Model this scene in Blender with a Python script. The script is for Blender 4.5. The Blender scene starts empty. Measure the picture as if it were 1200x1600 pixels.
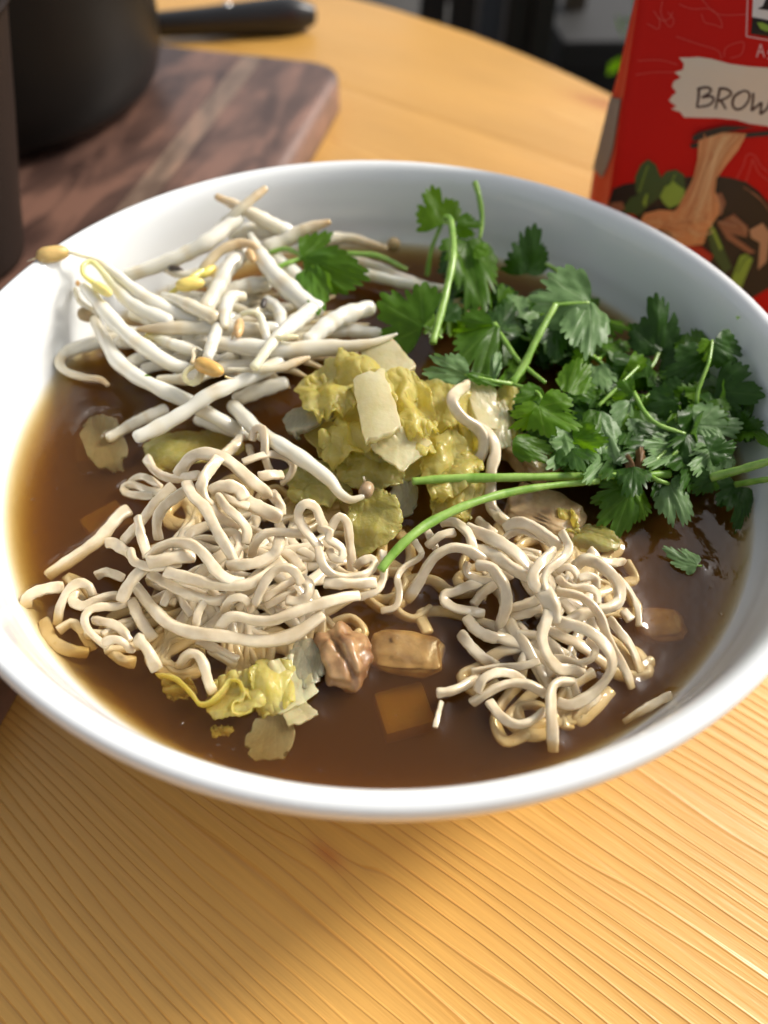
import bpy, bmesh, math, random
import numpy as np
from mathutils import Vector, noise, kdtree
from mathutils.geometry import tessellate_polygon

# ------------------------------------------------------------------ camera, light, world
sc = bpy.context.scene
COL = sc.collection
ZR, ZS, RS = 0.075, 0.053, 0.0994            # rim height, broth height, broth radius (metres)
PITCH, ROLL, DIST = math.radians(50.3865), math.radians(2.1623), 0.1677
FPX, IW, IH = 1202.0, 1200.0, 1600.0
_cp, _sp = math.cos(PITCH), math.sin(PITCH)
FWD = np.array([0, _cp, -_sp]); _r0 = np.array([1.0, 0, 0]); _u0 = np.cross(_r0, FWD)
RGT = math.cos(ROLL) * _r0 + math.sin(ROLL) * _u0
UPV = -math.sin(ROLL) * _r0 + math.cos(ROLL) * _u0
CAM = np.array([0.0015, -0.0444, ZR]) - DIST * FWD

cd = bpy.data.cameras.new('camera'); cam = bpy.data.objects.new('camera', cd); COL.objects.link(cam)
from mathutils import Matrix
cam.matrix_world = Matrix(((RGT[0], UPV[0], -FWD[0], CAM[0]), (RGT[1], UPV[1], -FWD[1], CAM[1]),
                           (RGT[2], UPV[2], -FWD[2], CAM[2]), (0, 0, 0, 1)))
cd.sensor_fit = 'HORIZONTAL'; cd.sensor_width = 27.0; cd.lens = 27.0 * FPX / IW
cd.clip_start = 0.01; cd.clip_end = 500
cd.dof.use_dof = True; cd.dof.focus_distance = 0.178; cd.dof.aperture_fstop = 8.0
sc.camera = cam

SUN_EL, SUN_AZ = math.radians(39), math.atan2(0.43, 0.9)     # azimuth from +x towards +y
SDIR = Vector((math.cos(SUN_EL) * math.cos(SUN_AZ), math.cos(SUN_EL) * math.sin(SUN_AZ), math.sin(SUN_EL)))
sd = bpy.data.lights.new('sun', 'SUN'); sd.energy = 3.1; sd.angle = math.radians(13); sd.color = (1, 0.93, 0.83)
so = bpy.data.objects.new('sun', sd); COL.objects.link(so)
so.rotation_euler = SDIR.to_track_quat('Z', 'Y').to_euler()

w = bpy.data.worlds.new('World'); sc.world = w; w.use_nodes = True
nt = w.node_tree; bg = nt.nodes['Background']
sk = nt.nodes.new('ShaderNodeTexSky'); sk.sky_type = 'NISHITA'; sk.sun_disc = False
sk.sun_elevation = SUN_EL; sk.sun_rotation = math.pi / 2 - SUN_AZ
sk.dust_density = 5.0; sk.air_density = 1.0; sk.ozone_density = 1.0
hs = nt.nodes.new('ShaderNodeHueSaturation'); hs.inputs['Saturation'].default_value = 0.25
nt.links.new(sk.outputs[0], hs.inputs['Color']); nt.links.new(hs.outputs[0], bg.inputs['Color'])
bg.inputs['Strength'].default_value = 0.15
sc.view_settings.view_transform = 'Standard'; sc.view_settings.look = 'None'
sc.view_settings.gamma = 1.0; sc.view_settings.exposure = 0.15
cy = sc.cycles
cy.use_denoising = True; cy.max_bounces = 10; cy.transparent_max_bounces = 24; cy.volume_bounces = 1
cy.caustics_refractive = False; cy.caustics_reflective = False
cy.use_adaptive_sampling = True; cy.sample_clamp_indirect = 6

# ------------------------------------------------------------------ geometry helpers
def ray(x, y):
    return FWD * FPX + RGT * (x - IW / 2) + UPV * (IH / 2 - y)
def at(x, y, z):                              # the point at height z (metres) seen at that place in the photo
    D = ray(x, y); return CAM + (z - CAM[2]) / D[2] * D
def broth_pt(x, y, h):                        # h in millimetres above the broth
    return at(x, y, ZS + h * 0.001)
def aty(x, y, Y):
    D = ray(x, y); return CAM + (Y - CAM[1]) / D[1] * D
def mpp(P):                                   # metres per photo pixel at a point
    return float((P - CAM) @ FWD) / FPX
def nrm(v):
    return v / (np.linalg.norm(v) + 1e-12)

def tag(o, label=None, cat=None, group=None, kind=None):
    if label: o['label'] = label
    if cat: o['category'] = cat
    if group: o['group'] = group
    if kind: o['kind'] = kind
    return o
def wloc(o):
    v = Vector((0, 0, 0))
    while o is not None: v = v + o.location; o = o.parent
    return v
def mesh(name, V, F, mat, parent=None, smooth=True, cols=None, attr=None, origin=None, sharp=0.0):
    V = np.asarray(V, float)
    org = V.mean(0) if origin is None else np.asarray(origin, float)
    if origin is None: org = np.array([org[0], org[1], V[:, 2].min()])
    me = bpy.data.meshes.new(name); me.from_pydata((V - org).tolist(), [], [list(f) for f in F]); me.update()
    if smooth: me.polygons.foreach_set('use_smooth', [True] * len(me.polygons))
    if cols is not None:
        a = me.color_attributes.new('Col', 'FLOAT_COLOR', 'POINT')
        c = np.ones((len(V), 4), np.float32); c[:, :3] = cols; a.data.foreach_set('color', c.ravel())
    if attr is not None:
        a = me.attributes.new('vein', 'FLOAT', 'POINT'); a.data.foreach_set('value', np.asarray(attr, np.float32))
    me.materials.append(mat)
    if sharp: me.set_sharp_from_angle(angle=sharp)
    o = bpy.data.objects.new(name, me); COL.objects.link(o)
    if parent is not None:
        o.parent = parent; o.location = Vector(org) - wloc(parent)
    else: o.location = Vector(org)
    return o
def empty(name, loc):
    o = bpy.data.objects.new(name, None); o.empty_display_size = 0.01; COL.objects.link(o); o.location = Vector(loc); return o

def spline(P, step=0.0011, nmin=8):           # Catmull-Rom through rows of P (first three columns a position)
    P = np.asarray(P, float)
    E = np.vstack([2 * P[0] - P[1], P, 2 * P[-1] - P[-2]])
    out = []
    for i in range(1, len(E) - 2):
        L = np.linalg.norm(E[i + 1][:3] - E[i][:3]); n = max(2, int(L / step) + 1)
        t = np.linspace(0, 1, n, endpoint=False)[:, None]
        a, b, c, d = E[i - 1], E[i], E[i + 1], E[i + 2]
        out.append(0.5 * (2 * b + (c - a) * t + (2 * a - 5 * b + 4 * c - d) * t ** 2 + (3 * b - a - 3 * c + d) * t ** 3))
    out.append(P[-1:]); return np.vstack(out)
def tube(P, W, T, roll, ref, nseg=10, power=2.0, cap=0.35):
    n = len(P); t = np.gradient(P, axis=0); t /= np.linalg.norm(t, axis=1)[:, None] + 1e-12
    ref = nrm(np.asarray(ref, float))
    nn = ref[None] - (t @ ref)[:, None] * t; nl = np.linalg.norm(nn, axis=1)
    for i in range(n):
        if nl[i] < 0.25: nn[i] = nn[i - 1] if i else np.cross(t[i], [0.3, 0.7, 0.2]); nn[i] -= (nn[i] @ t[i]) * t[i]
    nn /= np.linalg.norm(nn, axis=1)[:, None] + 1e-12
    bb = np.cross(t, nn)
    c, s = np.cos(roll)[:, None], np.sin(roll)[:, None]
    n2, b2 = nn * c + bb * s, bb * c - nn * s
    a = np.linspace(0, 2 * np.pi, nseg, endpoint=False)
    ca = np.sign(np.cos(a)) * np.abs(np.cos(a)) ** (2 / power); sa = np.sign(np.sin(a)) * np.abs(np.sin(a)) ** (2 / power)
    ring = lambda i, k, off: P[i] + t[i] * off + k * (0.5 * W[i] * ca[:, None] * b2[i] + 0.5 * T[i] * sa[:, None] * n2[i])
    rows = [ring(0, 0.6, -cap * T[0]), ring(0, 0.9, -cap * 0.6 * T[0])] + [ring(i, 1, 0) for i in range(n)] + \
           [ring(n - 1, 0.9, cap * 0.6 * T[-1]), ring(n - 1, 0.6, cap * T[-1])]
    V = np.vstack(rows + [P[0] - t[0] * cap * 1.1 * T[0], P[-1] + t[-1] * cap * 1.1 * T[-1]])
    m = len(rows); F = []
    for i in range(m - 1):
        for j in range(nseg):
            k = (j + 1) % nseg; F.append((i * nseg + j, i * nseg + k, (i + 1) * nseg + k, (i + 1) * nseg + j))
    e0, e1 = m * nseg, m * nseg + 1
    for j in range(nseg):
        k = (j + 1) % nseg; F.append((e0, k, j)); F.append((e1, (m - 1) * nseg + j, (m - 1) * nseg + k))
    par = np.concatenate([np.repeat(np.clip((np.arange(m) - 2) / max(n - 1, 1), 0, 1), nseg), [0, 1]])
    return V, F, par
def lathe(prof, n=128, closed_axis=True):
    prof = np.asarray(prof, float); a = np.linspace(0, 2 * np.pi, n, endpoint=False); V = []; F = []; idx = []
    for r, z in prof:
        if r < 1e-6: idx.append([len(V)]); V.append((0, 0, z))
        else:
            idx.append(list(range(len(V), len(V) + n))); V += [(r * math.cos(q), r * math.sin(q), z) for q in a]
    for A, B in zip(idx[:-1], idx[1:]):
        for j in range(n):
            k = (j + 1) % n
            if len(A) == 1 and len(B) == 1: continue
            if len(A) == 1: F.append((A[0], B[j], B[k]))
            elif len(B) == 1: F.append((A[j], B[0], A[k]))
            else: F.append((A[j], B[j], B[k], A[k]))
    return np.array(V), F
def smooth_prof(pts, step=0.0015):
    P = np.array([(r, 0, z) for r, z in pts]); S = spline(P, step); S = S[:, [0, 2]]; S[:, 0] = np.maximum(S[:, 0], 0); return S
def box(cx, cy, cz, sx, sy, sz, rz=0.0, bev=0.0):
    bm = bmesh.new(); bmesh.ops.create_cube(bm, size=1)
    for v in bm.verts: v.co = Vector((v.co.x * sx, v.co.y * sy, v.co.z * sz))
    if bev: bmesh.ops.bevel(bm, geom=bm.edges[:], offset=bev, segments=2, affect='EDGES', profile=0.7)
    bm.verts.index_update()
    c, s = math.cos(rz), math.sin(rz)
    V = [(cx + c * v.co.x - s * v.co.y, cy + s * v.co.x + c * v.co.y, cz + v.co.z) for v in bm.verts]
    F = [[v.index for v in f.verts] for f in bm.faces]; bm.free(); return V, F

# ------------------------------------------------------------------ materials
def mat(name, color=(0.8, 0.8, 0.8), rough=0.5, vcol=False, **kw):
    m = bpy.data.materials.new(name); m.use_nodes = True
    b = m.node_tree.nodes['Principled BSDF']
    b.inputs['Base Color'].default_value = (*color, 1); b.inputs['Roughness'].default_value = rough
    for k, v in kw.items(): b.inputs[k.replace('_', ' ')].default_value = v
    if vcol:
        a = m.node_tree.nodes.new('ShaderNodeVertexColor'); a.layer_name = 'Col'
        m.node_tree.links.new(a.outputs['Color'], b.inputs['Base Color'])
    return m
def nodes(m): return m.node_tree.nodes, m.node_tree.links, m.node_tree.nodes['Principled BSDF']
def add_noise_bump(m, scale, strength, dist=0.001, detail=3):
    N, L, b = nodes(m)
    tc = N.new('ShaderNodeTexCoord'); t = N.new('ShaderNodeTexNoise'); t.inputs['Scale'].default_value = scale; t.inputs['Detail'].default_value = detail
    bp = N.new('ShaderNodeBump'); bp.inputs['Strength'].default_value = strength; bp.inputs['Distance'].default_value = dist
    L.new(tc.outputs['Object'], t.inputs['Vector']); L.new(t.outputs['Fac'], bp.inputs['Height']); L.new(bp.outputs['Normal'], b.inputs['Normal'])
    return t, bp
def tint_noise(m, c0, c1, scale, lo=0.35, hi=0.65):
    N, L, b = nodes(m)
    tc = N.new('ShaderNodeTexCoord'); t = N.new('ShaderNodeTexNoise'); t.inputs['Scale'].default_value = scale; t.inputs['Detail'].default_value = 5
    r = N.new('ShaderNodeValToRGB'); r.color_ramp.elements[0].position = lo; r.color_ramp.elements[0].color = (*c0, 1)
    r.color_ramp.elements[1].position = hi; r.color_ramp.elements[1].color = (*c1, 1)
    L.new(tc.outputs['Object'], t.inputs['Vector']); L.new(t.outputs['Fac'], r.inputs['Fac']); L.new(r.outputs['Color'], b.inputs['Base Color'])

M_PORC = mat('white_porcelain', (0.80, 0.82, 0.82), 0.13, IOR=1.5, Coat_Weight=0.3, Coat_Roughness=0.05)
M_NOOD = mat('cooked_noodle', (0.80, 0.70, 0.52), 0.16, Coat_Weight=0.5, Coat_Roughness=0.08, Subsurface_Weight=0.4, Subsurface_Scale=0.0014, IOR=1.45)
nodes(M_NOOD)[2].inputs['Subsurface Radius'].default_value = (1.0, 0.75, 0.45)
tint_noise(M_NOOD, (0.60, 0.49, 0.325), (0.74, 0.645, 0.47), 200)
add_noise_bump(M_NOOD, 900, 0.12, 0.0003)
M_SPR = mat('bean_sprout', (0.86, 0.84, 0.76), 0.16, vcol=True, Coat_Weight=0.5, Coat_Roughness=0.06, Transmission_Weight=0.1, Subsurface_Weight=0.7, Subsurface_Scale=0.003, IOR=1.42)
nodes(M_SPR)[2].inputs['Subsurface Radius'].default_value = (1.0, 0.95, 0.75)
add_noise_bump(M_SPR, 700, 0.10, 0.0003)
M_BEAN = mat('bean_husk', (0.55, 0.33, 0.11), 0.32, vcol=True, Subsurface_Weight=0.2, Subsurface_Scale=0.001)
add_noise_bump(M_BEAN, 1200, 0.3, 0.0003)

def leafy(name, top, vein, rough, trans, trans_col, bump=0.25):
    m = mat(name, top, rough, IOR=1.45, Specular_IOR_Level=0.32)
    N, L, b = nodes(m)
    at_ = N.new('ShaderNodeAttribute'); at_.attribute_name = 'vein'
    mx = N.new('ShaderNodeMix'); mx.data_type = 'RGBA'; mx.inputs['A'].default_value = (*top, 1); mx.inputs['B'].default_value = (*vein, 1)
    L.new(at_.outputs['Fac'], mx.inputs['Factor'])
    tc = N.new('ShaderNodeTexCoord'); t = N.new('ShaderNodeTexNoise'); t.inputs['Scale'].default_value = 420; t.inputs['Detail'].default_value = 4
    L.new(tc.outputs['Object'], t.inputs['Vector'])
    hv = N.new('ShaderNodeHueSaturation'); mr = N.new('ShaderNodeMapRange'); mr.inputs['To Min'].default_value = 0.65; mr.inputs['To Max'].default_value = 1.35
    L.new(t.outputs['Fac'], mr.inputs['Value']); L.new(mr.outputs[0], hv.inputs['Value']); L.new(mx.outputs['Result'], hv.inputs['Color'])
    L.new(hv.outputs[0], b.inputs['Base Color'])
    bp = N.new('ShaderNodeBump'); bp.inputs['Strength'].default_value = bump; bp.inputs['Distance'].default_value = 0.0006
    L.new(t.outputs['Fac'], bp.inputs['Height']); L.new(bp.outputs[0], b.inputs['Normal'])
    tr = N.new('ShaderNodeBsdfTranslucent'); tr.inputs['Color'].default_value = (*trans_col, 1)
    ms = N.new('ShaderNodeMixShader'); ms.inputs[0].default_value = trans
    L.new(b.outputs[0], ms.inputs[1]); L.new(tr.outputs[0], ms.inputs[2])
    L.new(ms.outputs[0], N['Material Output'].inputs['Surface'])
    return m
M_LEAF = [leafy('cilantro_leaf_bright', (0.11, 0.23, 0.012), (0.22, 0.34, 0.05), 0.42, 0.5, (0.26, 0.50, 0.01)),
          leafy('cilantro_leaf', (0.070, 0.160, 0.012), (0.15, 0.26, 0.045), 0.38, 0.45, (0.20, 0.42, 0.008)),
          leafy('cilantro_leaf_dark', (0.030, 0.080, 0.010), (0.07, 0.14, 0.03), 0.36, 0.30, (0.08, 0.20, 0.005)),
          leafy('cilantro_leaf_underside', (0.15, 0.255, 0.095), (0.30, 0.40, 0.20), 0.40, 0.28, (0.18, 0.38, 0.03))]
M_WITHER = leafy('withered_leaf', (0.16, 0.085, 0.03), (0.26, 0.15, 0.06), 0.5, 0.2, (0.2, 0.1, 0.03))
M_STEM = mat('cilantro_stem', (0.22, 0.38, 0.05), 0.30, Subsurface_Weight=0.35, Subsurface_Scale=0.0012)
nodes(M_STEM)[2].inputs['Subsurface Radius'].default_value = (0.7, 1.0, 0.25)
tint_noise(M_STEM, (0.16, 0.31, 0.035), (0.30, 0.46, 0.10), 260); add_noise_bump(M_STEM, 900, 0.2, 0.0003)

def cabbage(name, c0, c1, trans, trans_col, rough=0.2, bump=0.5, net=0.5, clear=0.08):
    m = mat(name, c0, rough, IOR=1.45, Subsurface_Weight=0.3, Subsurface_Scale=0.0015, Coat_Weight=0.4, Coat_Roughness=0.08)
    tint_noise(m, c0, c1, 170, 0.3, 0.7)
    N, L, b = nodes(m)
    at_ = N.new('ShaderNodeAttribute'); at_.attribute_name = 'vein'; mv = N.new('ShaderNodeMix'); mv.data_type = 'RGBA'; mv.inputs['B'].default_value = (0.80, 0.76, 0.50, 1)
    L.new(b.inputs['Base Color'].links[0].from_socket, mv.inputs['A']); vm_ = N.new('ShaderNodeMath'); vm_.operation = 'MULTIPLY'; vm_.inputs[1].default_value = 0.55; L.new(at_.outputs['Fac'], vm_.inputs[0]); L.new(vm_.outputs[0], mv.inputs['Factor']); L.new(mv.outputs['Result'], b.inputs['Base Color'])
    tc = N.new('ShaderNodeTexCoord')
    wv = N.new('ShaderNodeTexNoise'); wv.inputs['Scale'].default_value = 260; L.new(tc.outputs['Object'], wv.inputs['Vector'])
    mxv = N.new('ShaderNodeVectorMath'); mxv.operation = 'MULTIPLY_ADD'; mxv.inputs[1].default_value = (0.003, 0.003, 0.003)
    L.new(wv.outputs['Color'], mxv.inputs[0]); L.new(tc.outputs['Object'], mxv.inputs[2])
    vo = N.new('ShaderNodeTexVoronoi'); vo.feature = 'DISTANCE_TO_EDGE'; vo.inputs['Scale'].default_value = 330; L.new(mxv.outputs[0], vo.inputs['Vector'])
    mr = N.new('ShaderNodeMapRange'); mr.inputs['From Max'].default_value = 0.22; L.new(vo.outputs['Distance'], mr.inputs['Value'])
    nz = N.new('ShaderNodeTexNoise'); nz.inputs['Scale'].default_value = 900; nz.inputs['Detail'].default_value = 4; L.new(tc.outputs['Object'], nz.inputs['Vector'])
    ad = N.new('ShaderNodeMath'); ad.operation = 'MULTIPLY_ADD'; L.new(mr.outputs[0], ad.inputs[0]); ad.inputs[1].default_value = net; L.new(nz.outputs['Fac'], ad.inputs[2])
    bp = N.new('ShaderNodeBump'); bp.inputs['Strength'].default_value = bump; bp.inputs['Distance'].default_value = 0.0007
    L.new(ad.outputs[0], bp.inputs['Height']); L.new(bp.outputs[0], b.inputs['Normal']); L.new(bp.outputs[0], b.inputs['Coat Normal'])
    tr = N.new('ShaderNodeBsdfTranslucent'); tr.inputs['Color'].default_value = (*trans_col, 1); L.new(bp.outputs[0], tr.inputs['Normal'])
    ms = N.new('ShaderNodeMixShader'); ms.inputs[0].default_value = trans
    L.new(b.outputs[0], ms.inputs[1]); L.new(tr.outputs[0], ms.inputs[2])
    tp = N.new('ShaderNodeBsdfTransparent'); tp.inputs['Color'].default_value = (*[min(1, 0.25 + q) for q in trans_col], 1)
    m2 = N.new('ShaderNodeMixShader'); m2.inputs[0].default_value = clear
    L.new(ms.outputs[0], m2.inputs[1]); L.new(tp.outputs[0], m2.inputs[2]); L.new(m2.outputs[0], N['Material Output'].inputs['Surface'])
    return m
M_CABY = cabbage('cabbage_leaf_yellow', (0.60, 0.50, 0.10), (0.78, 0.71, 0.34), 0.5, (0.88, 0.80, 0.24), 0.14, 0.3, 0.5, 0.2)
M_CABR = cabbage('cabbage_rib_pale', (0.66, 0.58, 0.30), (0.80, 0.75, 0.52), 0.35, (0.76, 0.70, 0.42), 0.16, 0.2, 0.1, 0.22)
M_CABG = cabbage('cabbage_rib_grey', (0.36, 0.33, 0.22), (0.52, 0.48, 0.34), 0.35, (0.48, 0.44, 0.28), 0.14, 0.2, 0.1, 0.3)
M_CABO = cabbage('cabbage_leaf_olive', (0.48, 0.43, 0.09), (0.66, 0.60, 0.24), 0.45, (0.64, 0.60, 0.16), 0.14, 0.3, 0.5, 0.2)
M_MUSH = mat('mushroom', (0.40, 0.24, 0.11), 0.3, Subsurface_Weight=0.2, Subsurface_Scale=0.001)
tint_noise(M_MUSH, (0.17, 0.075, 0.03), (0.46, 0.28, 0.13), 200); add_noise_bump(M_MUSH, 350, 0.25, 0.0006)
M_MUSHP = mat('mushroom_pale', (0.58, 0.44, 0.25), 0.3, Subsurface_Weight=0.2, Subsurface_Scale=0.001)
tint_noise(M_MUSHP, (0.25, 0.155, 0.07), (0.50, 0.35, 0.18), 190); add_noise_bump(M_MUSHP, 400, 0.4, 0.0006)
M_TOFU = mat('tofu', (0.72, 0.62, 0.38), 0.5, Subsurface_Weight=0.3, Subsurface_Scale=0.002)
add_noise_bump(M_TOFU, 600, 0.3, 0.0005)
M_BLACK = mat('black_enamel', (0.008, 0.007, 0.006), 0.33, Specular_IOR_Level=0.14); add_noise_bump(M_BLACK, 900, 0.05, 0.0003)
M_PLAST = mat('black_plastic', (0.012, 0.012, 0.013), 0.32)
M_STEEL = mat('steel', (0.6, 0.6, 0.6), 0.25, Metallic=1.0)
M_TUMB = mat('brown_stoneware', (0.018, 0.011, 0.008), 0.5, Specular_IOR_Level=0.15); add_noise_bump(M_TUMB, 300, 0.1, 0.0006)

def wood_table():
    m = mat('lacquered_pine', (0.7, 0.4, 0.12), 0.3, Coat_Weight=0.25, Coat_Roughness=0.3)
    N, L, b = nodes(m)
    g = N.new('ShaderNodeNewGeometry')
    mp = N.new('ShaderNodeMapping'); mp.vector_type = 'TEXTURE'; mp.inputs['Rotation'].default_value = (0, 0, math.radians(GRAIN))
    L.new(g.outputs['Position'], mp.inputs['Vector'])
    sp = N.new('ShaderNodeSeparateXYZ'); L.new(mp.outputs[0], sp.inputs[0])
    def math_(op, a, c=None, d=None):
        q = N.new('ShaderNodeMath'); q.operation = op
        for i, v in enumerate((a, c, d)):
            if v is None: continue
            if isinstance(v, (int, float)): q.inputs[i].default_value = v
            else: L.new(v, q.inputs[i])
        return q.outputs[0]
    info = N.new('ShaderNodeObjectInfo')
    def nz(sx, sy, scale, detail=2, off=0.0):
        cb = N.new('ShaderNodeCombineXYZ'); L.new(math_('MULTIPLY', sp.outputs['X'], sx), cb.inputs[0]); L.new(math_('MULTIPLY', sp.outputs['Y'], sy), cb.inputs[1])
        L.new(math_('ADD', math_('MULTIPLY', info.outputs['Random'], 7.0), off), cb.inputs[2])
        t = N.new('ShaderNodeTexNoise'); t.inputs['Scale'].default_value = scale; t.inputs['Detail'].default_value = detail
        L.new(cb.outputs[0], t.inputs['Vector']); return t.outputs['Fac']
    # across-grain coordinate, bent round the knots and by slow noise
    v = math_('ADD', sp.outputs['Y'], math_('MULTIPLY', math_('SUBTRACT', nz(2.2, 7, 1.0, 2), 0.5), 0.055))
    v = math_('ADD', v, math_('MULTIPLY', math_('SUBTRACT', nz(12, 60, 1.0, 2, 3.1), 0.5), 0.0035))
    kmask = None
    for kx, ky, ka, kr in KNOTS:
        dx = math_('DIVIDE', math_('SUBTRACT', sp.outputs['X'], kx), kr * 2.6); dy = math_('DIVIDE', math_('SUBTRACT', sp.outputs['Y'], ky), kr)
        d2 = math_('ADD', math_('MULTIPLY', dx, dx), math_('MULTIPLY', dy, dy))
        e = math_('POWER', 2.718, math_('MULTIPLY', d2, -1.0))
        v = math_('ADD', v, math_('MULTIPLY', math_('MULTIPLY', e, dy), ka))
        dxk = math_('MULTIPLY', dx, 2.2); e2 = math_('POWER', 2.718, math_('MULTIPLY', math_('ADD', math_('MULTIPLY', dxk, dxk), math_('MULTIPLY', math_('MULTIPLY', dy, dy), 5.0)), -1.0))
        kmask = e2 if kmask is None else math_('MAXIMUM', kmask, e2)
    rings = math_('MULTIPLY', v, 285.0)
    rings = math_('ADD', rings, math_('MULTIPLY', nz(3, 34, 1.0, 3, 9.0), 6.0))
    fr = math_('FRACT', rings)
    r = N.new('ShaderNodeValToRGB'); cr = r.color_ramp; cr.interpolation = 'EASE'
    cr.elements[0].position = 0.0; cr.elements[0].color = (0, 0, 0, 1)
    cr.elements[1].position = 1.0; cr.elements[1].color = (0, 0, 0, 1)
    for p_, c_ in ((0.45, 0.06), (0.76, 0.32), (0.89, 1.0), (0.95, 0.6)):
        e_ = cr.elements.new(p_); e_.color = (c_, c_, c_, 1)
    L.new(fr, r.inputs['Fac'])
    strength = math_('MULTIPLY', r.outputs['Color'], math_('ADD', 0.12, math_('MULTIPLY', nz(9, 55, 1.0, 3, 5.0), 1.3)))
    c = N.new('ShaderNodeMix'); c.data_type = 'RGBA'; c.inputs['A'].default_value = (0.64, 0.35, 0.082, 1); c.inputs['B'].default_value = (0.545, 0.255, 0.048, 1)
    L.new(strength, c.inputs['Factor'])
    fine = nz(25, 900, 1.0, 3, 1.0)
    hv = N.new('ShaderNodeHueSaturation'); L.new(c.outputs['Result'], hv.inputs['Color'])
    val = math_('ADD', 0.80, math_('MULTIPLY', fine, 0.30))
    val = math_('ADD', val, math_('MULTIPLY', math_('SUBTRACT', info.outputs['Random'], 0.5), 0.16))
    val = math_('ADD', val, math_('MULTIPLY', math_('SUBTRACT', nz(5, 12, 1.0, 3, 2.0), 0.5), 0.35))
    L.new(val, hv.inputs['Value'])
    km = N.new('ShaderNodeMix'); km.data_type = 'RGBA'; km.inputs['B'].default_value = (0.45, 0.14, 0.03, 1)
    L.new(hv.outputs[0], km.inputs['A']); L.new(math_('MULTIPLY', kmask, 0.75), km.inputs['Factor'])
    L.new(km.outputs['Result'], b.inputs['Base Color'])
    h = math_('ADD', math_('MULTIPLY', strength, 1.0), math_('ADD', math_('MULTIPLY', fine, 0.3), math_('MULTIPLY', nz(90, 500, 1.0, 3, 4.0), 0.3)))
    bp = N.new('ShaderNodeBump'); bp.inputs['Strength'].default_value = 0.6; bp.inputs['Distance'].default_value = 0.0005
    L.new(h, bp.inputs['Height']); L.new(bp.outputs[0], b.inputs['Normal']); L.new(bp.outputs[0], b.inputs['Coat Normal'])
    return m
GDIR = nrm(np.array([-0.82, 0.57])); GN = np.array([-GDIR[1], GDIR[0]]) * -1   # grain direction and the one across it
if GN[1] < 0: GN = -GN
GRAIN = math.degrees(math.atan2(-GDIR[1], -GDIR[0]))                           # grain frame: x along -GDIR
def grain_xy(P):
    a = math.radians(GRAIN); return (P[0] * math.cos(a) + P[1] * math.sin(a), -P[0] * math.sin(a) + P[1] * math.cos(a))
_k1 = grain_xy(at(512, 1335, 0)); _k2 = grain_xy(at(945, 163, 0)); _k3 = grain_xy(at(205, 1410, 0))
KNOTS = [(_k1[0], _k1[1], 0.006, 0.0045), (_k2[0], _k2[1], 0.03, 0.020), (_k3[0] - 0.1, _k3[1] + 0.01, 0.02, 0.03)]
M_TABLE = wood_table(); nodes(M_TABLE)[2].inputs['Roughness'].default_value = 0.36

def wood_board(name, c0, c1, c2):
    m = mat(name, c0, 0.42, Coat_Weight=0.12, Coat_Roughness=0.3)
    N, L, b = nodes(m)
    g = N.new('ShaderNodeNewGeometry'); mp = N.new('ShaderNodeMapping'); mp.vector_type = 'TEXTURE'
    mp.inputs['Rotation'].default_value = (0, 0, math.atan2(BE1[1], BE1[0])); L.new(g.outputs['Position'], mp.inputs['Vector'])
    mp2 = N.new('ShaderNodeMapping'); mp2.inputs['Scale'].default_value = (11, 42, 40); L.new(mp.outputs[0], mp2.inputs['Vector'])
    t = N.new('ShaderNodeTexNoise'); t.inputs['Scale'].default_value = 1.0; t.inputs['Detail'].default_value = 6; t.inputs['Distortion'].default_value = 1.2
    L.new(mp2.outputs[0], t.inputs['Vector'])
    r = N.new('ShaderNodeValToRGB'); r.color_ramp.elements[0].position = 0.36; r.color_ramp.elements[0].color = (*[q * 0.95 for q in c1], 1)
    r.color_ramp.elements[1].position = 0.66; r.color_ramp.elements[1].color = (c2[0] * 1.12, c2[1], c2[2] * 0.92, 1)
    e = r.color_ramp.elements.new(0.5); e.color = (*c0, 1)
    t9 = N.new('ShaderNodeTexNoise'); t9.inputs['Scale'].default_value = 38; t9.inputs['Detail'].default_value = 6; L.new(mp.outputs[0], t9.inputs['Vector'])
    a9 = N.new('ShaderNodeMath'); a9.operation = 'MULTIPLY_ADD'; a9.inputs[1].default_value = 0.45; L.new(t9.outputs['Fac'], a9.inputs[0]); s9 = N.new('ShaderNodeMath'); s9.operation = 'SUBTRACT'; s9.inputs[1].default_value = 0.225; L.new(t.outputs['Fac'], a9.inputs[2]); L.new(a9.outputs[0], s9.inputs[0])
    L.new(s9.outputs[0], r.inputs['Fac']); L.new(r.outputs[0], b.inputs['Base Color'])
    bp = N.new('ShaderNodeBump'); bp.inputs['Strength'].default_value = 0.3; bp.inputs['Distance'].default_value = 0.0006
    L.new(t.outputs['Fac'], bp.inputs['Height']); L.new(bp.outputs[0], b.inputs['Normal'])
    return m
BE1 = nrm(np.array([0.172, 1.0])); BE2 = np.array([-BE1[1], BE1[0]])            # board: along its right edge, and to the left
M_BOARD = [wood_board('walnut_a', (0.115, 0.062, 0.045), (0.065, 0.033, 0.024), (0.18, 0.105, 0.08)),
           wood_board('walnut_b', (0.18, 0.12, 0.085), (0.12, 0.075, 0.052), (0.25, 0.17, 0.125)),
           wood_board('walnut_c', (0.095, 0.05, 0.037), (0.05, 0.026, 0.02), (0.16, 0.092, 0.07))]

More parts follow.
